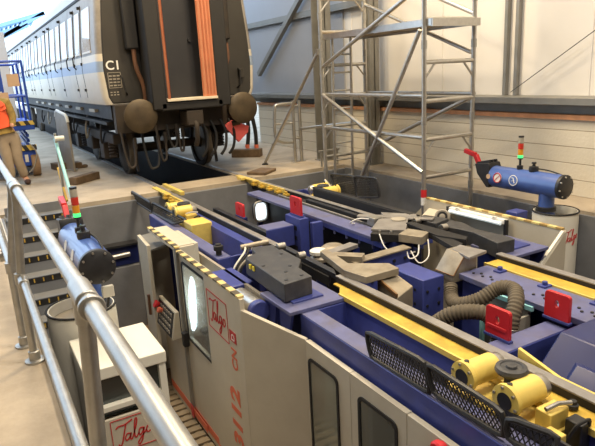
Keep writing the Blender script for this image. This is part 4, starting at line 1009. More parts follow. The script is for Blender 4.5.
# ================================================================== RIGHT FAR: SCAFFOLD
t = thing('scaffold_tower', (5.38, 6.75, PZ), 'aluminium scaffold tower with one raised platform in front of the block wall', 'scaffold')
sx0, sx1, sy0, sy1 = 4.9, 5.72, 5.485, 7.79; sr = 0.029
for x in (sx0, sx1):
    for y in (sy0, sy1):
        p = obj('upright', B().cyl((x, y, PZ + .1), (x, y, 3.9), sr, 14), 'aluminium', t)
        for z in (0.1, 1.0, 1.9, 2.45, 3.0): obj('collar', B().cyl((x, y, z - .05), (x, y, z + .05), sr + .007, 12), 'galv', p)
        obj('foot', B().cyl((x, y, PZ), (x, y, PZ + .1), .04, 12), 'black_steel', p)
for y, zs in ((sy0, (0.29, 0.765, 1.235, 1.695, 2.19, 2.7)), (sy1, (-0.15, 0.33, 0.80, 1.27, 1.735, 2.225, 2.70))):
    for z in zs: obj('rung', B().cyl((sx0, y, z), (sx1, y, z), 0.026, 12), 'aluminium', t)
    for z in zs[1:]:
        for s_ in (0, 1):
            xa = sx0 if s_ == 0 else sx1; d = 1 if s_ == 0 else -1
            if z in (0.765, 1.695, 2.70, 1.27, 1.735, 0.80): obj('knee_brace', B().cyl((xa, y, z - .20), (xa + d * .18, y, z - .005), 0.014, 8), 'aluminium', t)
for x, z in ((sx0, 1.30), (sx1, 1.28), (sx0, 0.79)): obj('ledger', B().cyl((x + .03, sy0, z), (x + .03, sy1, z), 0.027, 12), 'aluminium', t)
def dg_(x, y0, z0, y1, z1, n_='diagonal_brace'): obj(n_, B().cyl((x, y0, z0), (x, y1, z1), 0.028, 12), 'aluminium', t)
dg_(sx0 - .02, 7.72, 1.72, 5.66, 2.51); dg_(sx0 - .035, 5.52, 2.07, 6.9, -0.05); dg_(sx0 - .025, 7.76, 1.30, 5.48, 0.365)
dg_(sx1 + .02, 7.83, 2.64, 5.55, 1.795); dg_(sx1 + .02, 5.53, 1.234, 7.82, 0.345); dg_(sx0 - .02, 7.79, -0.05, 5.9, -1.2)
dg_(sx1 + .02, 5.5, 2.25, 7.8, 3.2)
obj('platform', B().box(sx0 + .03, sx1 - .02, sy0 - .08, sy1 + .08, 2.14, 2.175), 'ply', t)
obj('platform_frame', B().box(sx0 + .015, sx0 + .045, sy0 - .1, sy1 + .1, 2.11, 2.19).box(sx1 - .045, sx1 - .015, sy0 - .1, sy1 + .1, 2.11, 2.19).box(sx0 + .02, sx1 - .02, sy0 - .12, sy0 - .09, 2.10, 2.19), 'aluminium', t)
lad = obj('ladder', B().cyl((5.02, 7.74, PZ + .3), (5.02, 7.66, 2.2), 0.022, 10).cyl((5.36, 7.74, PZ + .3), (5.36, 7.66, 2.2), 0.022, 10), 'aluminium', t)
for i in range(9):
    z = 0.0 + i * .27; obj('ladder_rung', B().cyl((5.02, 7.70, z), (5.36, 7.70, z), 0.014, 8), 'aluminium', lad)
obj('red_tape', B().cyl((sx0, sy0, 0.04), (sx0, sy0, 0.14), sr + .008, 12), 'red', t)
obj('white_tape', B().cyl((sx0, sy0, -0.06), (sx0, sy0, 0.04), sr + .008, 12), 'white_paint', t)
tag(obj('outrigger_tube', B().cyl((5.05, 10.25, 0.0), (4.97, 7.95, 1.98), 0.022, 12), 'aluminium'), 'slanting aluminium outrigger tube leaning from floor to the scaffold corner', 'tube') if False else None
t = thing('outrigger', (4.75, 9.9, 0), 'slanting aluminium outrigger tube from floor up to the scaffold corner', 'tube')
fo = z0_ = at(265, 163, 2, 0.03)
obj('tube', B().cyl((fo.x, fo.y, 0.03), (sx0 - .03, sy1 + .03, 1.95), 0.029, 12), 'aluminium', t)
obj('foot', B().lathe((fo.x, fo.y, 0), (0, 0, 1), [(0, .06), (.015, .06), (.03, .03)], 14), 'black_rubber', t)
obj('clamp', B().box(sx0 - .06, sx0 - .026, sy1 + .0, sy1 + .06, 1.90, 1.99), 'galv', t)
# looped gate
t = thing('loop_gate', (5.2, 9.6, 0), 'looped aluminium tube gate between two posts right of the train', 'gate')
pp = [(4.99, 9.6, 1.05), (5.05, 9.6, 1.11), (5.30, 9.6, 1.11), (5.34, 9.6, 1.11)]
loop = spline([(5.36, 9.6, 1.10), (5.08, 9.6, 1.10), (4.98, 9.6, 1.02), (4.96, 9.6, 0.55), (5.06, 9.6, 0.42), (5.32, 9.6, 0.38)], 6)
obj('gate_loop', B().tube(loop, 0.029, 12), 'aluminium', t)
obj('gate_bar', B().cyl((4.97, 9.6, 0.75), (5.33, 9.6, 0.74), 0.018, 12), 'aluminium', t)
for x, z1 in ((5.36, 1.15), (5.50, 1.15)):
    obj('post', B().cyl((x, 9.6, 0), (x, 9.6, z1), 0.032, 12), 'aluminium', t)
    obj('base', B().box(x - .06, x + .06, 9.54, 9.66, 0, 0.012), 'galv', t)
obj('link_rail', B().cyl((5.50, 9.6, 0.62), (5.62, 7.98, 0.80), 0.026, 12), 'aluminium', t)
obj('link_rail', B().cyl((5.36, 9.6, 0.45), (5.50, 9.6, 0.45), 0.018, 12), 'aluminium', t)
obj('link_rail', B().cyl((5.36, 9.6, 1.05), (5.50, 9.6, 1.05), 0.018, 12), 'aluminium', t)
# pit-edge rail beside scaffold
t = thing('edge_rail', (5.6, 8.5, 0), 'short grey tube rail on the pit corner behind scaffold', 'rail')
obj('rail', B().tube([(5.35, 8.72, 0.28), (5.78, 8.72, 0.28)], 0.02, 10), 'galv', t)
for x in (5.4, 5.74): obj('post', B().cyl((x, 8.72, 0), (x, 8.72, 0.28), 0.018, 10), 'galv', t)

# far wall lamp in pit
t = thing('pit_lamp', (3.41, 7.25, PZ), 'glowing oval lamp before the far pit wall below right rail', 'lamp')
c = at(260, 211, 1, 7.23)
pts = [(c.x + .10 * math.copysign(abs(math.cos(a)) ** .6, math.cos(a)), 7.20, c.z + .14 * math.copysign(abs(math.sin(a)) ** .6, math.sin(a))) for a in [k * PI / 16 for k in range(33)]]
obj('lamp_frame', B().tube(pts, 0.018, 8), 'galv', t)
b = B(); b.hexa([(p[0] - (p[0] - c.x) * .15, 7.22, p[2] - (p[2] - c.z) * .12) for p in pts[:-1]], [(p[0] - (p[0] - c.x) * .25, 7.185, p[2] - (p[2] - c.z) * .2) for p in pts[:-1]]); obj('lamp_glass', b, 'lamp_face', t)
b = B(); b.hexa([(p[0], 7.28, p[2]) for p in pts[:-1]], [(p[0], 7.22, p[2]) for p in pts[:-1]]); obj('back_box', b, 'black_steel', t)
obj('post', B().box(c.x - .03, c.x + .03, 7.23, 7.29, PZ, c.z), 'navy', t)
# ================================================================== TIMBER etc.
def block(cx, cy, L, W, H, a, label, m='timber'):
    u = Vector((math.cos(a), math.sin(a), 0)); w = Vector((-math.sin(a), math.cos(a), 0))
    return tag(obj('timber_block', B().obox((cx, cy, H / 2), u, w, Vector((0, 0, 1)), L / 2, W / 2, H / 2), m, None, 0.012), label, 'timber block')
block(1.66, 10.55, 0.62, 0.16, 0.13, 0.72, 'long weathered timber block lying on floor beside left rail')
block(1.52, 12.6, 0.22, 0.35, 0.13, 0.2, 'small timber block at left foot of grey upright board')
block(1.82, 12.5, 0.2, 0.30, 0.12, 0.1, 'small timber block at right foot of grey upright board')
block(5.02, 11.05, 0.62, 0.22, 0.16, -0.75, 'dark timber block lying before the block wall end by the gate')
tag(obj('floor_plate', B().slab([(4.05, 9.0), (4.45, 9.25), (4.62, 8.98), (4.25, 8.68)], 0, 0.05), 'timber', None, 0.01), 'low brown plate on floor right of the toothed bracket', 'plate')
tag(obj('stone_chip', B().ell((1.98, 12.4, 0.03), .07, .05, .04, 10), 'timber'), 'small dark lump on floor left of the train', 'lump')
# grey upright board (end-on gate leaf)
t = thing('upright_board', (1.7, 12.1, 0), 'tall pale grey board with rounded top standing on floor left of train', 'board')
a0, a1 = Vector((1.70, 11.95, 0)), Vector((1.60, 12.75, 0))
dv = (a1 - a0).normalized(); L_ = (a1 - a0).length
prof = [(0, 0), (L_, 0), (L_, 1.05), (L_ - .06, 1.13), (L_ - .15, 1.17), (.12, 1.10), (.03, 1.05), (0, .96)]
off = Vector((dv.y, -dv.x, 0)) * .03
b = B(); b.hexa([a0 + dv * s_ + Vector((0, 0, z)) for s_, z in prof], [a0 + dv * s_ + Vector((0, 0, z)) + off * 1.3 for s_, z in prof]); obj('board', b, 'plate_grey', t, 0.005)
b = B(); b.tube([a0 + dv * s_ + Vector((0, 0, z)) + off * .65 for s_, z in prof[2:]] , 0.03, 8); obj('edge_tube', b, 'cabinet_white', t)
obj('foot', B().box(1.55, 1.80, 12.1, 12.2, 0, 0.03), 'galv', t)

# ================================================================== TRAIN
TX0, TX1, TY, TZ0 = 1.93, 4.55, 9.42, 1.31
t = thing('railway_carriage', (3.24, 20, 0), 'cream and grey railway carriage with dark gangway end over the pit track', 'train carriage')
def body_profile(i=0.0):
    return [(TX0 + .05 + i, TZ0), (TX0 + i, TZ0 + .12), (TX0 - .03 + i, TZ0 + .55), (TX0 - .0 + i, 2.30), (TX0 + .07 + i, 2.95), (TX0 + .14 + i, 3.10)]
LEN = 22.0
Lp = body_profile(); Rp = [(6.48 - x, z) for x, z in Lp]
def xat(z):
    for (xa, za), (xb, zb) in zip(Lp, Lp[1:]):
        if za <= z <= zb: return xa + (xb - xa) * (z - za) / (zb - za)
    return Lp[-1][0]
def loft(z0, z1, d, y1=TY + LEN, rc=.12):
    zs = [z0] + [z for _, z in Lp if z0 < z < z1] + [z1]; bb = B(); rings = []
    for z in zs:
        w = 3.24 - xat(z) + d; pts = [(3.24 - w, y1)]
        for k in range(7): a_ = PI / 2 * k / 6; pts.append((3.24 - w + rc - rc * math.cos(a_), TY + .05 - d + rc - rc * math.sin(a_)))
        pts += [(6.48 - x, y) for x, y in pts[::-1]]
        rings.append([bb.v((x, y, z)) for x, y in pts])
    for r0, r1 in zip(rings, rings[1:]):
        for k in range(len(r0)): j = (k + 1) % len(r0); bb.face([r0[k], r0[j], r1[j], r1[k]])
    bb.face(rings[0][::-1]); bb.face(rings[-1]); return bb
body = obj('body_shell', loft(TZ0, 3.10, 0), 'train_grey', t)
obj('cream_band', loft(TZ0 + .01, 1.82, .004), 'train_cream', t)
obj('cream_band', loft(1.98, 2.09, .004), 'train_cream', t)
# roof
rp = []
for k in range(13):
    a = PI * k / 12; rp.append((3.24 - 1.20 * math.cos(a), 3.06 + 0.62 * math.sin(a)))
obj('roof', B().prism(rp, 1, TY + .05, TY + LEN), 'train_roof', t)
obj('gutter', B().box(TX0 + .09, TX0 + .14, TY + .1, TY + LEN, 3.03, 3.07), 'train_black', t)
obj('gutter', B().box(6.48 - TX0 - .14, 6.48 - TX0 - .09, TY + .1, TY + LEN, 3.03, 3.07), 'train_black', t)
# livery bands follow the side profile
def side_band(z0, z1, m, name, y0=TY + .10, y1=TY + LEN, d=.006, T=None):
    def xat(z):
        for (xa, za), (xb, zb) in zip(Lp, Lp[1:]):
            if za <= z <= zb: return xa + (xb - xa) * (z - za) / (zb - za)
        return Lp[-1][0]
    zs = [z0] + [z for _, z in Lp if z0 < z < z1] + [z1]
    prof = [(xat(z) - d, z) for z in zs] + [(xat(z) + .02, z) for z in zs[::-1]]
    return B(T).prism(prof, 1, y0, y1)
obj('blue_band', loft(1.82, 1.98, .004), 'train_band', t)
# windows, doors and hinges along the left side
y = TY + 0.45; pat = [0.62, 0.42, 0.42, 0.62, 0.42]; k = 0
while y < TY + 24:
    w = pat[k % 5]
    wn = obj('side_window', side_band(2.16, 2.82, 'x', 'x', y, y + w, .010), 'train_window', t)
    obj('window_frame', side_band(2.13, 2.16, 'x', 'x', y - .03, y + w + .03, .016), 'train_cream', wn)
    if k % 5 in (1, 2, 4):
        d = obj('door_edge', side_band(1.42, 2.92, 'x', 'x', y - .10, y - .085, .008), 'train_black', t)
        for z, xx in ((1.55, TX0 - .01), (1.98, TX0 - .02), (2.88, TX0 + .04)): obj('hinge', B().box(xx - .03, xx + .03, y - .12, y - .07, z - .022, z + .022), 'train_black', d)
        obj('grab_handle', B().tube([(TX0 - .03, y + w + .06, 2.14), (TX0 - .07, y + w + .06, 2.10), (TX0 - .07, y + w + .06, 1.95), (TX0 - .03, y + w + .06, 1.91)], 0.012, 6), 'train_black', d)
    y += w + 0.28; k += 1
# end wall
b = B(); b.prism([(x + .09, z + (.02 if z < 1.4 else 0)) for x, z in Lp] + [(x - .09, z + (.02 if z < 1.4 else 0)) for x, z in Rp[::-1]], 1, TY + .03, TY + .08)
end = obj('end_wall', b, 'train_end', t, 0.02)
def bx(n, x0, x1, y0, y1, z0, z1, m, par=t, bev=0.006): return obj(n, B().box(x0, x1, y0, y1, z0, z1), m, par, bev)
GX0, GX1 = 2.70, 3.74
bx('gangway_frame', GX0 - .13, GX0 + .10, TY - .42, TY + .06, 1.20, 3.62, 'train_black', end, .02)
bx('gangway_frame', GX1 - .10, GX1 + .14, TY - .42, TY + .06, 1.20, 3.62, 'train_black', end, .02)
bx('gangway_sill', GX0, GX1, TY - .42, TY + .06, 1.18, 1.31, 'train_black', end, .02)
bx('sill_plate', GX0 + .10, GX1 - .10, TY - .45, TY - .12, 1.32, 1.36, 'cream_sill', end, .004)
bx('gangway_head', GX0, GX1, TY - .42, TY + .06, 3.40, 3.62, 'train_black', end, .02)
dd = bx('gangway_door', GX0 + .10, GX1 - .10, TY - .10, TY - .05, 1.33, 3.40, 'gangway_door', end, .004)
obj('door_handle', B().cyl((3.36, TY - .14, 2.25), (3.36, TY - .10, 2.25), 0.03, 12), 'black_steel', dd)
bx('notice', 3.32, 3.40, TY - .105, TY - .10, 3.0, 3.04, 'white_paint', dd, 0)
b = B(); n = 20
pl = [(3.42 + .225 * i / n, TY - .38 + .035 * math.sin(i * 1.25)) for i in range(n + 1)]
b.slab(pl + [(x, y + .02) for x, y in pl[::-1]], 1.36, 3.40); obj('curtain', b, 'curtain', end)
pl = [(2.815 + .04 * i / 6, TY - .44 + .02 * math.sin(i * 1.6)) for i in range(7)]
b = B(); b.slab(pl + [(x, y + .02) for x, y in pl[::-1]], 1.36, 3.40); obj('curtain', b, 'curtain', end)
# jumper boxes and pipes
for x, m in ((2.44, -1), (4.0, 1)):
    j = obj('jumper_box', B().box(x - .10, x + .10, TY - .12, TY + .04, 2.14, 3.2) if m < 0 else B().cyl((x, TY - .06, 2.25), (x, TY - .06, 3.2), 0.09, 16), 'train_black' if m < 0 else 'underframe', end, .02)
    obj('brown_pipe', B().tube(spline([(x + .02, TY - .06, 2.2), (x + .02, TY - .07, 1.95), (x + .04 * -m, TY - .08, 1.80), (x + .10 * -m, TY - .07, 1.62), (x + .12 * -m, TY - .06, 1.42), (x + .10 * -m, TY - .04, 1.28)], 5), 0.035, 10), 'brown_pipe', end)
obj('handle', B().tube([(2.24, TY + .02, 1.75), (2.24, TY - .06, 1.72), (2.27, TY - .06, 1.50), (2.30, TY + .02, 1.46)], 0.015, 8), 'train_black', end)
obj('handle', B().tube([(4.24, TY + .02, 1.78), (4.24, TY - .06, 1.74), (4.22, TY - .06, 1.50), (4.20, TY + .02, 1.46)], 0.015, 8), 'train_black', end)
bx('lamp_bracket', 4.24, 4.32, TY - .03, TY + .03, 1.62, 1.78, 'train_end', end)
# C1 and data panel
text_mesh('unit_number', 'C1', 0.19, lambda p: Vector((2.025 + p.x, TY + .026 - p.z, 1.85 + p.y)), 'white_paint', end, bold=0.003)
dp = None
for k, z in enumerate((1.57, 1.80)):
    q_ = obj('data_panel' if k == 0 else 'panel_border', B().box(2.04, 2.24, TY + .024, TY + .032, z, z + .008), 'plate_grey', end if k == 0 else dp)
    dp = dp or q_
for x in (2.04, 2.232): obj('panel_border', B().box(x, x + .008, TY + .024, TY + .032, 1.57, 1.808), 'plate_grey', dp)
for i in range(4):
    for j in range(3): obj('panel_mark', B().box(2.055 + j * .06, 2.10 + j * .06, TY + .026, TY + .032, 1.60 + i * .048, 1.62 + i * .048), 'plate_grey', dp)
for i in range(2):
    for j in range(3): obj('panel_mark', B().box(2.05 + j * .05, 2.08 + j * .05, TY + .026, TY + .032, 1.46 + i * .04, 1.475 + i * .04), 'plate_grey', dp)
bx('headstock', TX0 + .14, 4.34, TY - .02, TY + .16, 0.86, 1.31, 'underframe', t, .01)
for x in (2.375, 4.105):
    bf = obj('buffer', B().lathe((x, TY - .02, 1.13), (0, -1, 0), [(0, .16), (.12, .15), (.13, .11), (.30, .10), (.31, .20), (.32, .255), (.345, .26), (.372, .22), (.385, .12), (.388, .02)], 40), 'buffer', t)
bx('coupling_body', 3.10, 3.38, TY - .40, TY + .1, 0.92, 1.16, 'underframe', t, .02)
obj('coupling_hook', B().tube(spline([(3.24, TY - .3, 1.0), (3.24, TY - .42, 0.92), (3.24, TY - .40, 0.70), (3.24, TY - .32, 0.60)], 5), 0.04, 10), 'underframe', t)
# hanging hoses
def hang(x, y, z0, zb, w, m='black_rubber'):
    return B().tube(spline([(x, y, z0), (x + .01, y - .05, (z0 + zb) / 2), (x + w * .25, y - .06, zb + .04), (x + w * .5, y - .06, zb), (x + w * .8, y - .05, zb + .06), (x + w, y, (z0 + zb) / 2 + .05)], 6), 0.019, 10)
for i, (x, z0, zb, w) in enumerate(((2.10, 0.9, 0.33, 0.20), (2.42, 0.95, 0.28, 0.26), (2.66, 0.95, 0.38, 0.14), (2.84, 0.95, 0.58, 0.16), (3.0, .95, .50, .1))):
    h = obj('brake_hose', hang(x, TY - .10, z0, zb, w), ('underframe', 'black_rubber')[i % 2], t)
    obj('hose_coupling', B().cyl((x + w, TY - .10, (z0 + zb) / 2), (x + w, TY - .10, (z0 + zb) / 2 + .17), 0.032, 10), 'underframe', h)
for x in (3.46, 3.62, 3.80, 3.95):
    h = obj('brake_hose', B().tube(spline([(x, TY - .05, 0.95), (x + .05, TY - .14, .75), (x + .02, TY - .16, .50), (x - .06, TY - .12, .36)], 5), 0.025, 10), 'train_black', t)
obj('air_cock', B().cyl((3.98, TY - .12, .86), (4.12, TY - .12, .88), 0.05, 12), 'buffer', t)
# bogie
for yb in (10.85, 13.5, 24, 26.6):
    for x in (XL, XR):
        s = 1 if x < 3.24 else -1
        wh = obj('wheel', B().lathe((x - .07 * s * 1, yb, 0.46), (s, 0, 0), [(0, .20), (.0, .44), (.01, .455), (.10, .458), (.105, .485), (.135, .485), (.14, .40), (.06, .36), (.05, .15), (.14, .10)], 40), 'underframe', t)
        obj('tread', B().lathe((x - .066 * s, yb, 0.46), (s, 0, 0), [(0, .40), (-.004, .41), (-.004, .45), (.0, .459), (.098, .461), (.10, .45)], 40), 'tyre', wh)
    obj('axle', B().cyl((XL, yb, .46), (XR, yb, .46), 0.08, 16), 'underframe', t)
for x in (2.22, 4.26):
    obj('bogie_frame', B().box(x - .07, x + .07, 10.2, 14.4, 0.62, 0.80), 'underframe', t, .02)
    for yb in (10.95, 13.6):
        obj('axle_box', B().box(x - .13, x + .13, yb - .16, yb + .16, 0.32, 0.62), 'underframe', t, .02)
        for dy in (-.36, .36): obj('coil_spring', B().tube([(x + .07 * math.cos(q * .9), yb + dy + .07 * math.sin(q * .9), .36 + q * .008) for q in range(36)], 0.018, 6), 'underframe', t)
    obj('bolster_spring', B().box(x - .1, x + .1, 11.95, 12.6, 0.40, 0.66), 'underframe', t, .02)
for x in (2.14, 4.3):
    obj('step_board', B().box(x - .12, x + .10, 9.9, 25, 0.98, 1.03), 'train_black', t)
    obj('guard_iron', B().bar((2.5 if x < 3 else 3.98, 10.25, .62), (2.5 if x < 3 else 3.98, 10.15, .12), 0.07, .03), 'underframe', t)
obj('underframe_gear', B().box(2.25, 4.2, 15.5, 22.5, 0.45, 1.2), 'underframe', t)
obj('sole_bar', B().box(2.05, 2.15, TY + .15, TY + LEN, 1.08, 1.33).box(4.33, 4.43, TY + .15, TY + LEN, 1.08, 1.33), 'train_black', t)
for i in range(7):
    y = 10.6 + i * 1.4
    obj('step_bracket', B().box(1.99, 2.10, y, y + .5, 1.17, 1.22), 'plate_grey', t)
    obj('hanging_hose', B().tube(spline([(2.12, y, 1.1), (2.05, y + .02, .85), (2.06, y + .10, .62), (2.14, y + .16, .8)], 5), 0.018, 8), 'plate_grey' if i % 2 else 'train_black', t)
# coral cloth below right buffer
t = thing('coral_cloth', (4.05, 9.35, 0.45), 'coral red cloth hanging below the right train buffer', 'cloth')
qa = [at(u, v, 1, 9.3) for u, v in ((225, 126), (232, 120), (249, 126), (248, 132), (239, 142))]
b = B(); fr = [b.v(p) for p in qa]; bk = [b.v(p + Vector((0, .05, 0))) for p in qa]
md = b.v(sum(qa, Vector()) / 5 + Vector((0, -.05, 0)))
for i in range(5): b.face([fr[i], fr[(i + 1) % 5], md]); b.face([fr[i], bk[i], bk[(i + 1) % 5], fr[(i + 1) % 5]])
b.face(bk); obj('cloth', b, 'coral', t)
for du, nm in ((0, 'dark air hose with orange end hanging beyond coral cloth, left one'), (9, 'dark air hose with orange end hanging beyond coral cloth, right one')):
    c_ = at(247.5 + du, 147, 2, .06); a_ = at(247 + du * .5, 114, 1, c_.y)
    h = thing('air_hose', c_, nm, 'hose')
    obj('hose', B().tube(spline([a_, (a_ + c_) / 2 + Vector((.03, 0, 0)), c_], 6), 0.045, 10), 'train_black', h)
    obj('orange_end', B().cyl(c_ + Vector((0, 0, .06)), c_ - Vector((0, 0, .06)), 0.05, 10), 'orange_mark', h)

# ================================================================== SCISSOR LIFT
t = thing('scissor_lift', (0.75, 12.6, 0), 'blue mobile scissor lift with railed platform at the left edge', 'lift')
lx0, lx1, ly0, ly1 = 0.15, 1.08, 12.0, 13.9
obj('chassis', B().box(lx0, lx1 + .02, ly0 + .05, ly1, 0.20, 0.50), 'lift_blue', t, .02)
obj('hazard_strip', B().box(lx0, lx1 + .03, ly0 + .0, ly0 + .06, 0.50, 0.60), 'hazard_x', t)
for x in (lx0 + .02, lx1 - .10):
    for y in (ly0 + .12, ly1 - .3):
        w = obj('wheel', B().lathe((x, y, 0.21), (1, 0, 0), [(0, .12), (0, .20), (.02, .21), (.12, .21), (.14, .20), (.14, .12)], 24), 'wheel_tan', t)
for k in range(3):
    z = .56 + k * .1
    obj('scissor_arm', B().bar((lx1 - .08, ly0 + .2, z), (lx1 - .08, ly1 - .2, z + .09), .05, .05).bar((lx0 + .08, ly0 + .2, z + .09), (lx0 + .08, ly1 - .2, z), .05, .05), 'lift_blue', t)
obj('platform', B().box(lx0, lx1 + .05, ly0 - .02, ly1, 0.88, 1.02), 'lift_blue', t, .01)
obj('platform_stripe', B().box(lx0, lx1 + .052, ly0 - .03, ly0 - .02, 0.97, 1.05), 'hazard_x', t)
b = B()
for x in (lx0, lx1):
    for y in (ly0, (ly0 + ly1) / 2, ly1): b.cyl((x, y, 1.0), (x, y, 2.12), .022, 8)
for z in (1.5, 2.12):
    for x in (lx0, lx1): b.cyl((x, ly0, z), (x, ly1, z), .022, 8)
    for y in (ly0, ly1): b.cyl((lx0, y, z), (lx1, y, z), .022, 8)
for x in (.42, .70): b.cyl((x, ly0, 1.0), (x, ly0, 2.12), .018, 8)
obj('guard_rails', b, 'lift_blue', t)
obj('control_box', B().box(.28, .72, ly0 - .02, ly0 + .18, 1.60, 1.86), 'lift_blue', t, .01)
obj('notice_board', B().box(.42, .78, ly0 - .035, ly0 - .015, 1.22, 1.58), 'cardboard', t)
obj('notice_board', B().box(.80, 1.0, ly0 + .0, ly0 + .02, 1.68, 1.90), 'cardboard', t)
obj('label_mark', B().box(.88, .94, ly0 + .04, ly0 + .05, .28, .42), 'white_paint', t)
obj('cable', B().tube(spline([(1.0, ly0 - .05, .62), (1.08, ly0 - .08, .45), (1.0, ly0 - .1, .2), (.9, ly0 - .1, .1)], 6), .012, 8), 'plate_grey', t)

# ================================================================== PERSON
def skin_body(name, verts, edges, radii, m, parent, sub=2):
    me = bpy.data.meshes.new(name); o = bpy.data.objects.new(name, me); COL.objects.link(o)
    off = ORG[parent.name]; me.from_pydata([Vector(v) - off for v in verts], edges, []); me.update()
    bmx = bmesh.new(); bmx.from_mesh(me); lay = bmx.verts.layers.skin.verify()
    bmx.verts.ensure_lookup_table()
    for i, v in enumerate(bmx.verts):
        r = radii[i]; v[lay].radius = r if isinstance(r, tuple) else (r, r); v[lay].use_root = (i == 0)
    bmx.to_mesh(me); bmx.free()
    o.modifiers.new('skin', 'SKIN').use_smooth_shade = True
    s_ = o.modifiers.new('sub', 'SUBSURF'); s_.levels = sub; s_.render_levels = sub
    me.materials.append(M[m]); o.parent = parent; ORG[o.name] = off; return o
px, py = 0.60, 11.15
t = thing('person', (px, py, 0), 'person in orange vest and pale trousers standing beside blue lift, bending left', 'person')
V = [(px, py, .88), (px - .03, py, 1.05), (px - .09, py, 1.25), (px - .13, py, 1.42), (px - .20, py, 1.52), (px - .25, py, 1.60), (px - .28, py - .01, 1.70),
     (px - .09, py, .82), (px - .06, py - .05, .46), (px - .05, py, .10), (px - .06, py - .12, .05),
     (px + .10, py, .82), (px + .09, py - .04, .46), (px + .17, py + .05, .10), (px + .20, py - .08, .05),
     (px + .08, py, 1.42), (px + .12, py - .08, 1.18), (px + .08, py - .25, 1.02),
     (px - .33, py, 1.36), (px - .42, py - .10, 1.12), (px - .36, py - .28, 1.0)]
E_ = [(0, 1), (1, 2), (2, 3), (3, 4), (4, 5), (5, 6), (0, 7), (7, 8), (8, 9), (9, 10), (0, 11), (11, 12), (12, 13), (13, 14), (3, 15), (15, 16), (16, 17), (3, 18), (18, 19), (19, 20)]
Rr = [(.15, .11), (.14, .10), (.16, .11), (.16, .11), .06, .09, .09, .10, .065, .05, .045, .10, .065, .05, .045, .06, .045, .035, .06, .045, .035]
skin_body('body', V, E_, Rr, 'skin', t)
skin_body('trousers', [(px, py, .90), (px - .09, py, .80), (px - .06, py - .05, .46), (px - .05, py, .12), (px + .10, py, .80), (px + .09, py - .04, .46), (px + .17, py + .05, .12), (px - .01, py, 1.0)],
          [(0, 1), (1, 2), (2, 3), (0, 4), (4, 5), (5, 6), (0, 7)], [(.17, .13), .125, .09, .085, .125, .09, .085, (.16, .12)], 'trousers', t)
skin_body('jacket', [(px - .03, py, 1.06), (px - .01, py, .92), (px - .09, py, 1.25), (px - .13, py, 1.42), (px - .18, py, 1.49), (px + .08, py, 1.42), (px + .13, py - .09, 1.18), (px + .09, py - .22, 1.04), (px - .33, py, 1.36), (px - .42, py - .10, 1.12), (px - .37, py - .24, 1.02)],
          [(0, 1), (0, 2), (2, 3), (3, 4), (3, 5), (5, 6), (6, 7), (3, 8), (8, 9), (9, 10)], [(.165, .125), (.18, .14), (.175, .125), (.175, .125), .08, .085, .065, .05, .085, .065, .05], 'camo', t)
skin_body('safety_vest', [(px - .05, py, 1.18), (px - .02, py, 1.02), (px - .09, py, 1.28), (px - .12, py, 1.42), (px + .05, py, 1.43), (px - .29, py, 1.40)],
          [(0, 1), (0, 2), (2, 3), (3, 4), (3, 5)], [(.19, .14), (.19, .14), (.19, .14), (.18, .13), .095, .095], 'vest', t)
obj('hair', B().ell((px - .28, py + .01, 1.73), .10, .11, .10), 'hair', t)
for x, y in ((px - .06, py - .05), (px + .19, py + .0)):
    b = B(); b.ell((x, y - .03, .05), .055, .14, .05); obj('boot', b, 'boots', t)
b = B(); hx_, hy_, hz_ = px - .28, py - .10, 1.68
b.ell((hx_, hy_ + .0, hz_), .018, .03, .025); obj('nose', b, 'skin', t)

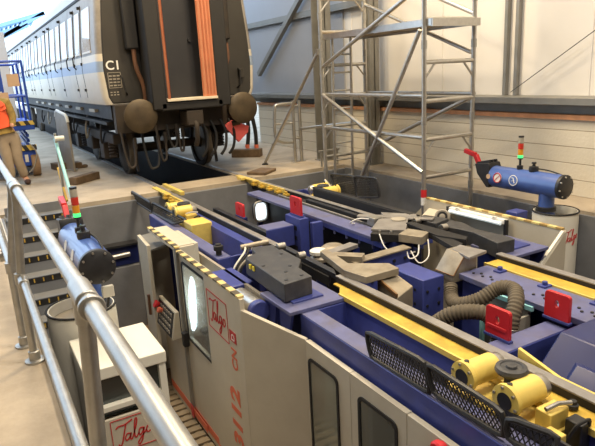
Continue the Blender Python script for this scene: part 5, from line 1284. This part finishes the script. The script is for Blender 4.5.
# ================================================================== OUTSIDE CANOPY
t = thing('canopy_truss', (2.5, 34, 4), 'pale blue lattice roof truss outdoors beyond the left of carriage', 'truss')
def tp(u, v): return at(u, v, 1, 34)
b = B()
for (a_, c_) in (((-5, 27), (44, 13)), ((-5, 35), (20, 27)), ((-5, 41), (28, 25)), ((44, 13), (-5, 41))): b.bar(tp(*a_), tp(*c_), .25, .18)
for i in range(9):
    f = i / 9; b.bar(tp(-5 + 45 * f, 27 - 13 * f), tp(-5 + 35 * f + 4, 41 - 17 * f), .1, .1)
    b.bar(tp(-5 + 45 * f + 4, 26 - 13 * f), tp(-5 + 35 * f, 41 - 17 * f), .1, .1)
obj('lattice', b, 'truss', t)
p_ = at(-2, 40, 1, 34); obj('column', B().cyl((p_.x, 34, 0), (p_.x, 34, p_.z + 1), .15, 12), 'truss', t)
t = thing('doorway_post', (0.2, 15.5, 0), 'pale post at the far left edge above the blue lift', 'post')
p_ = at(1, 40, 1, 15.5); obj('post', B().box(p_.x - .3, p_.x + .07, 15.4, 15.6, 0, 2.9), 'cladding', t)
# distant things in the right doorway
b = B().box(7.2, 7.9, 17.4, 17.8, 0, 1.2).box(7.3, 7.6, 17.3, 17.4, 0.5, 0.9); tag(obj('equipment_box', b, 'plate_grey', None, .02), 'grey equipment box in bright doorway right of the train', 'box')

# ================================================================== LIGHT
W = bpy.data.worlds.new('sky'); S.world = W; W.use_nodes = True
bg = W.node_tree.nodes['Background']; bg.inputs['Color'].default_value = (0.60, 0.78, 1.0, 1); bg.inputs['Strength'].default_value = 3.0
def area(x, y, z, sx_, sy_, p, col, rot=(0, 0, 0)):
    l = bpy.data.lights.new('hall_lamp', 'AREA'); l.shape = 'RECTANGLE'; l.size = sx_; l.size_y = sy_; l.energy = p; l.color = col
    o = bpy.data.objects.new('hall_lamp', l); COL.objects.link(o); o.location = (x, y, z); o.rotation_euler = rot
warm = (1.0, 0.80, 0.52); neutral = (1.0, 0.89, 0.74)
area(0.8, 7.5, 6.3, 1.0, 1.0, 280, warm); area(4.0, 6.6, 6.2, 0.9, 0.9, 400, warm)
area(0.5, 1.0, 6.3, 1.0, 1.0, 230, neutral); area(3.6, 1.8, 6.3, 1.0, 1.0, 260, neutral)
area(-3.0, 3.5, 6.3, 1.0, 1.0, 60, neutral)
area(3.0, -3.5, 6.3, 1.0, 1.0, 160, neutral)

vs = S.view_settings; vs.view_transform = 'Standard'; vs.look = 'None'; vs.gamma = 1; vs.use_curve_mapping = False; vs.exposure = 0.0
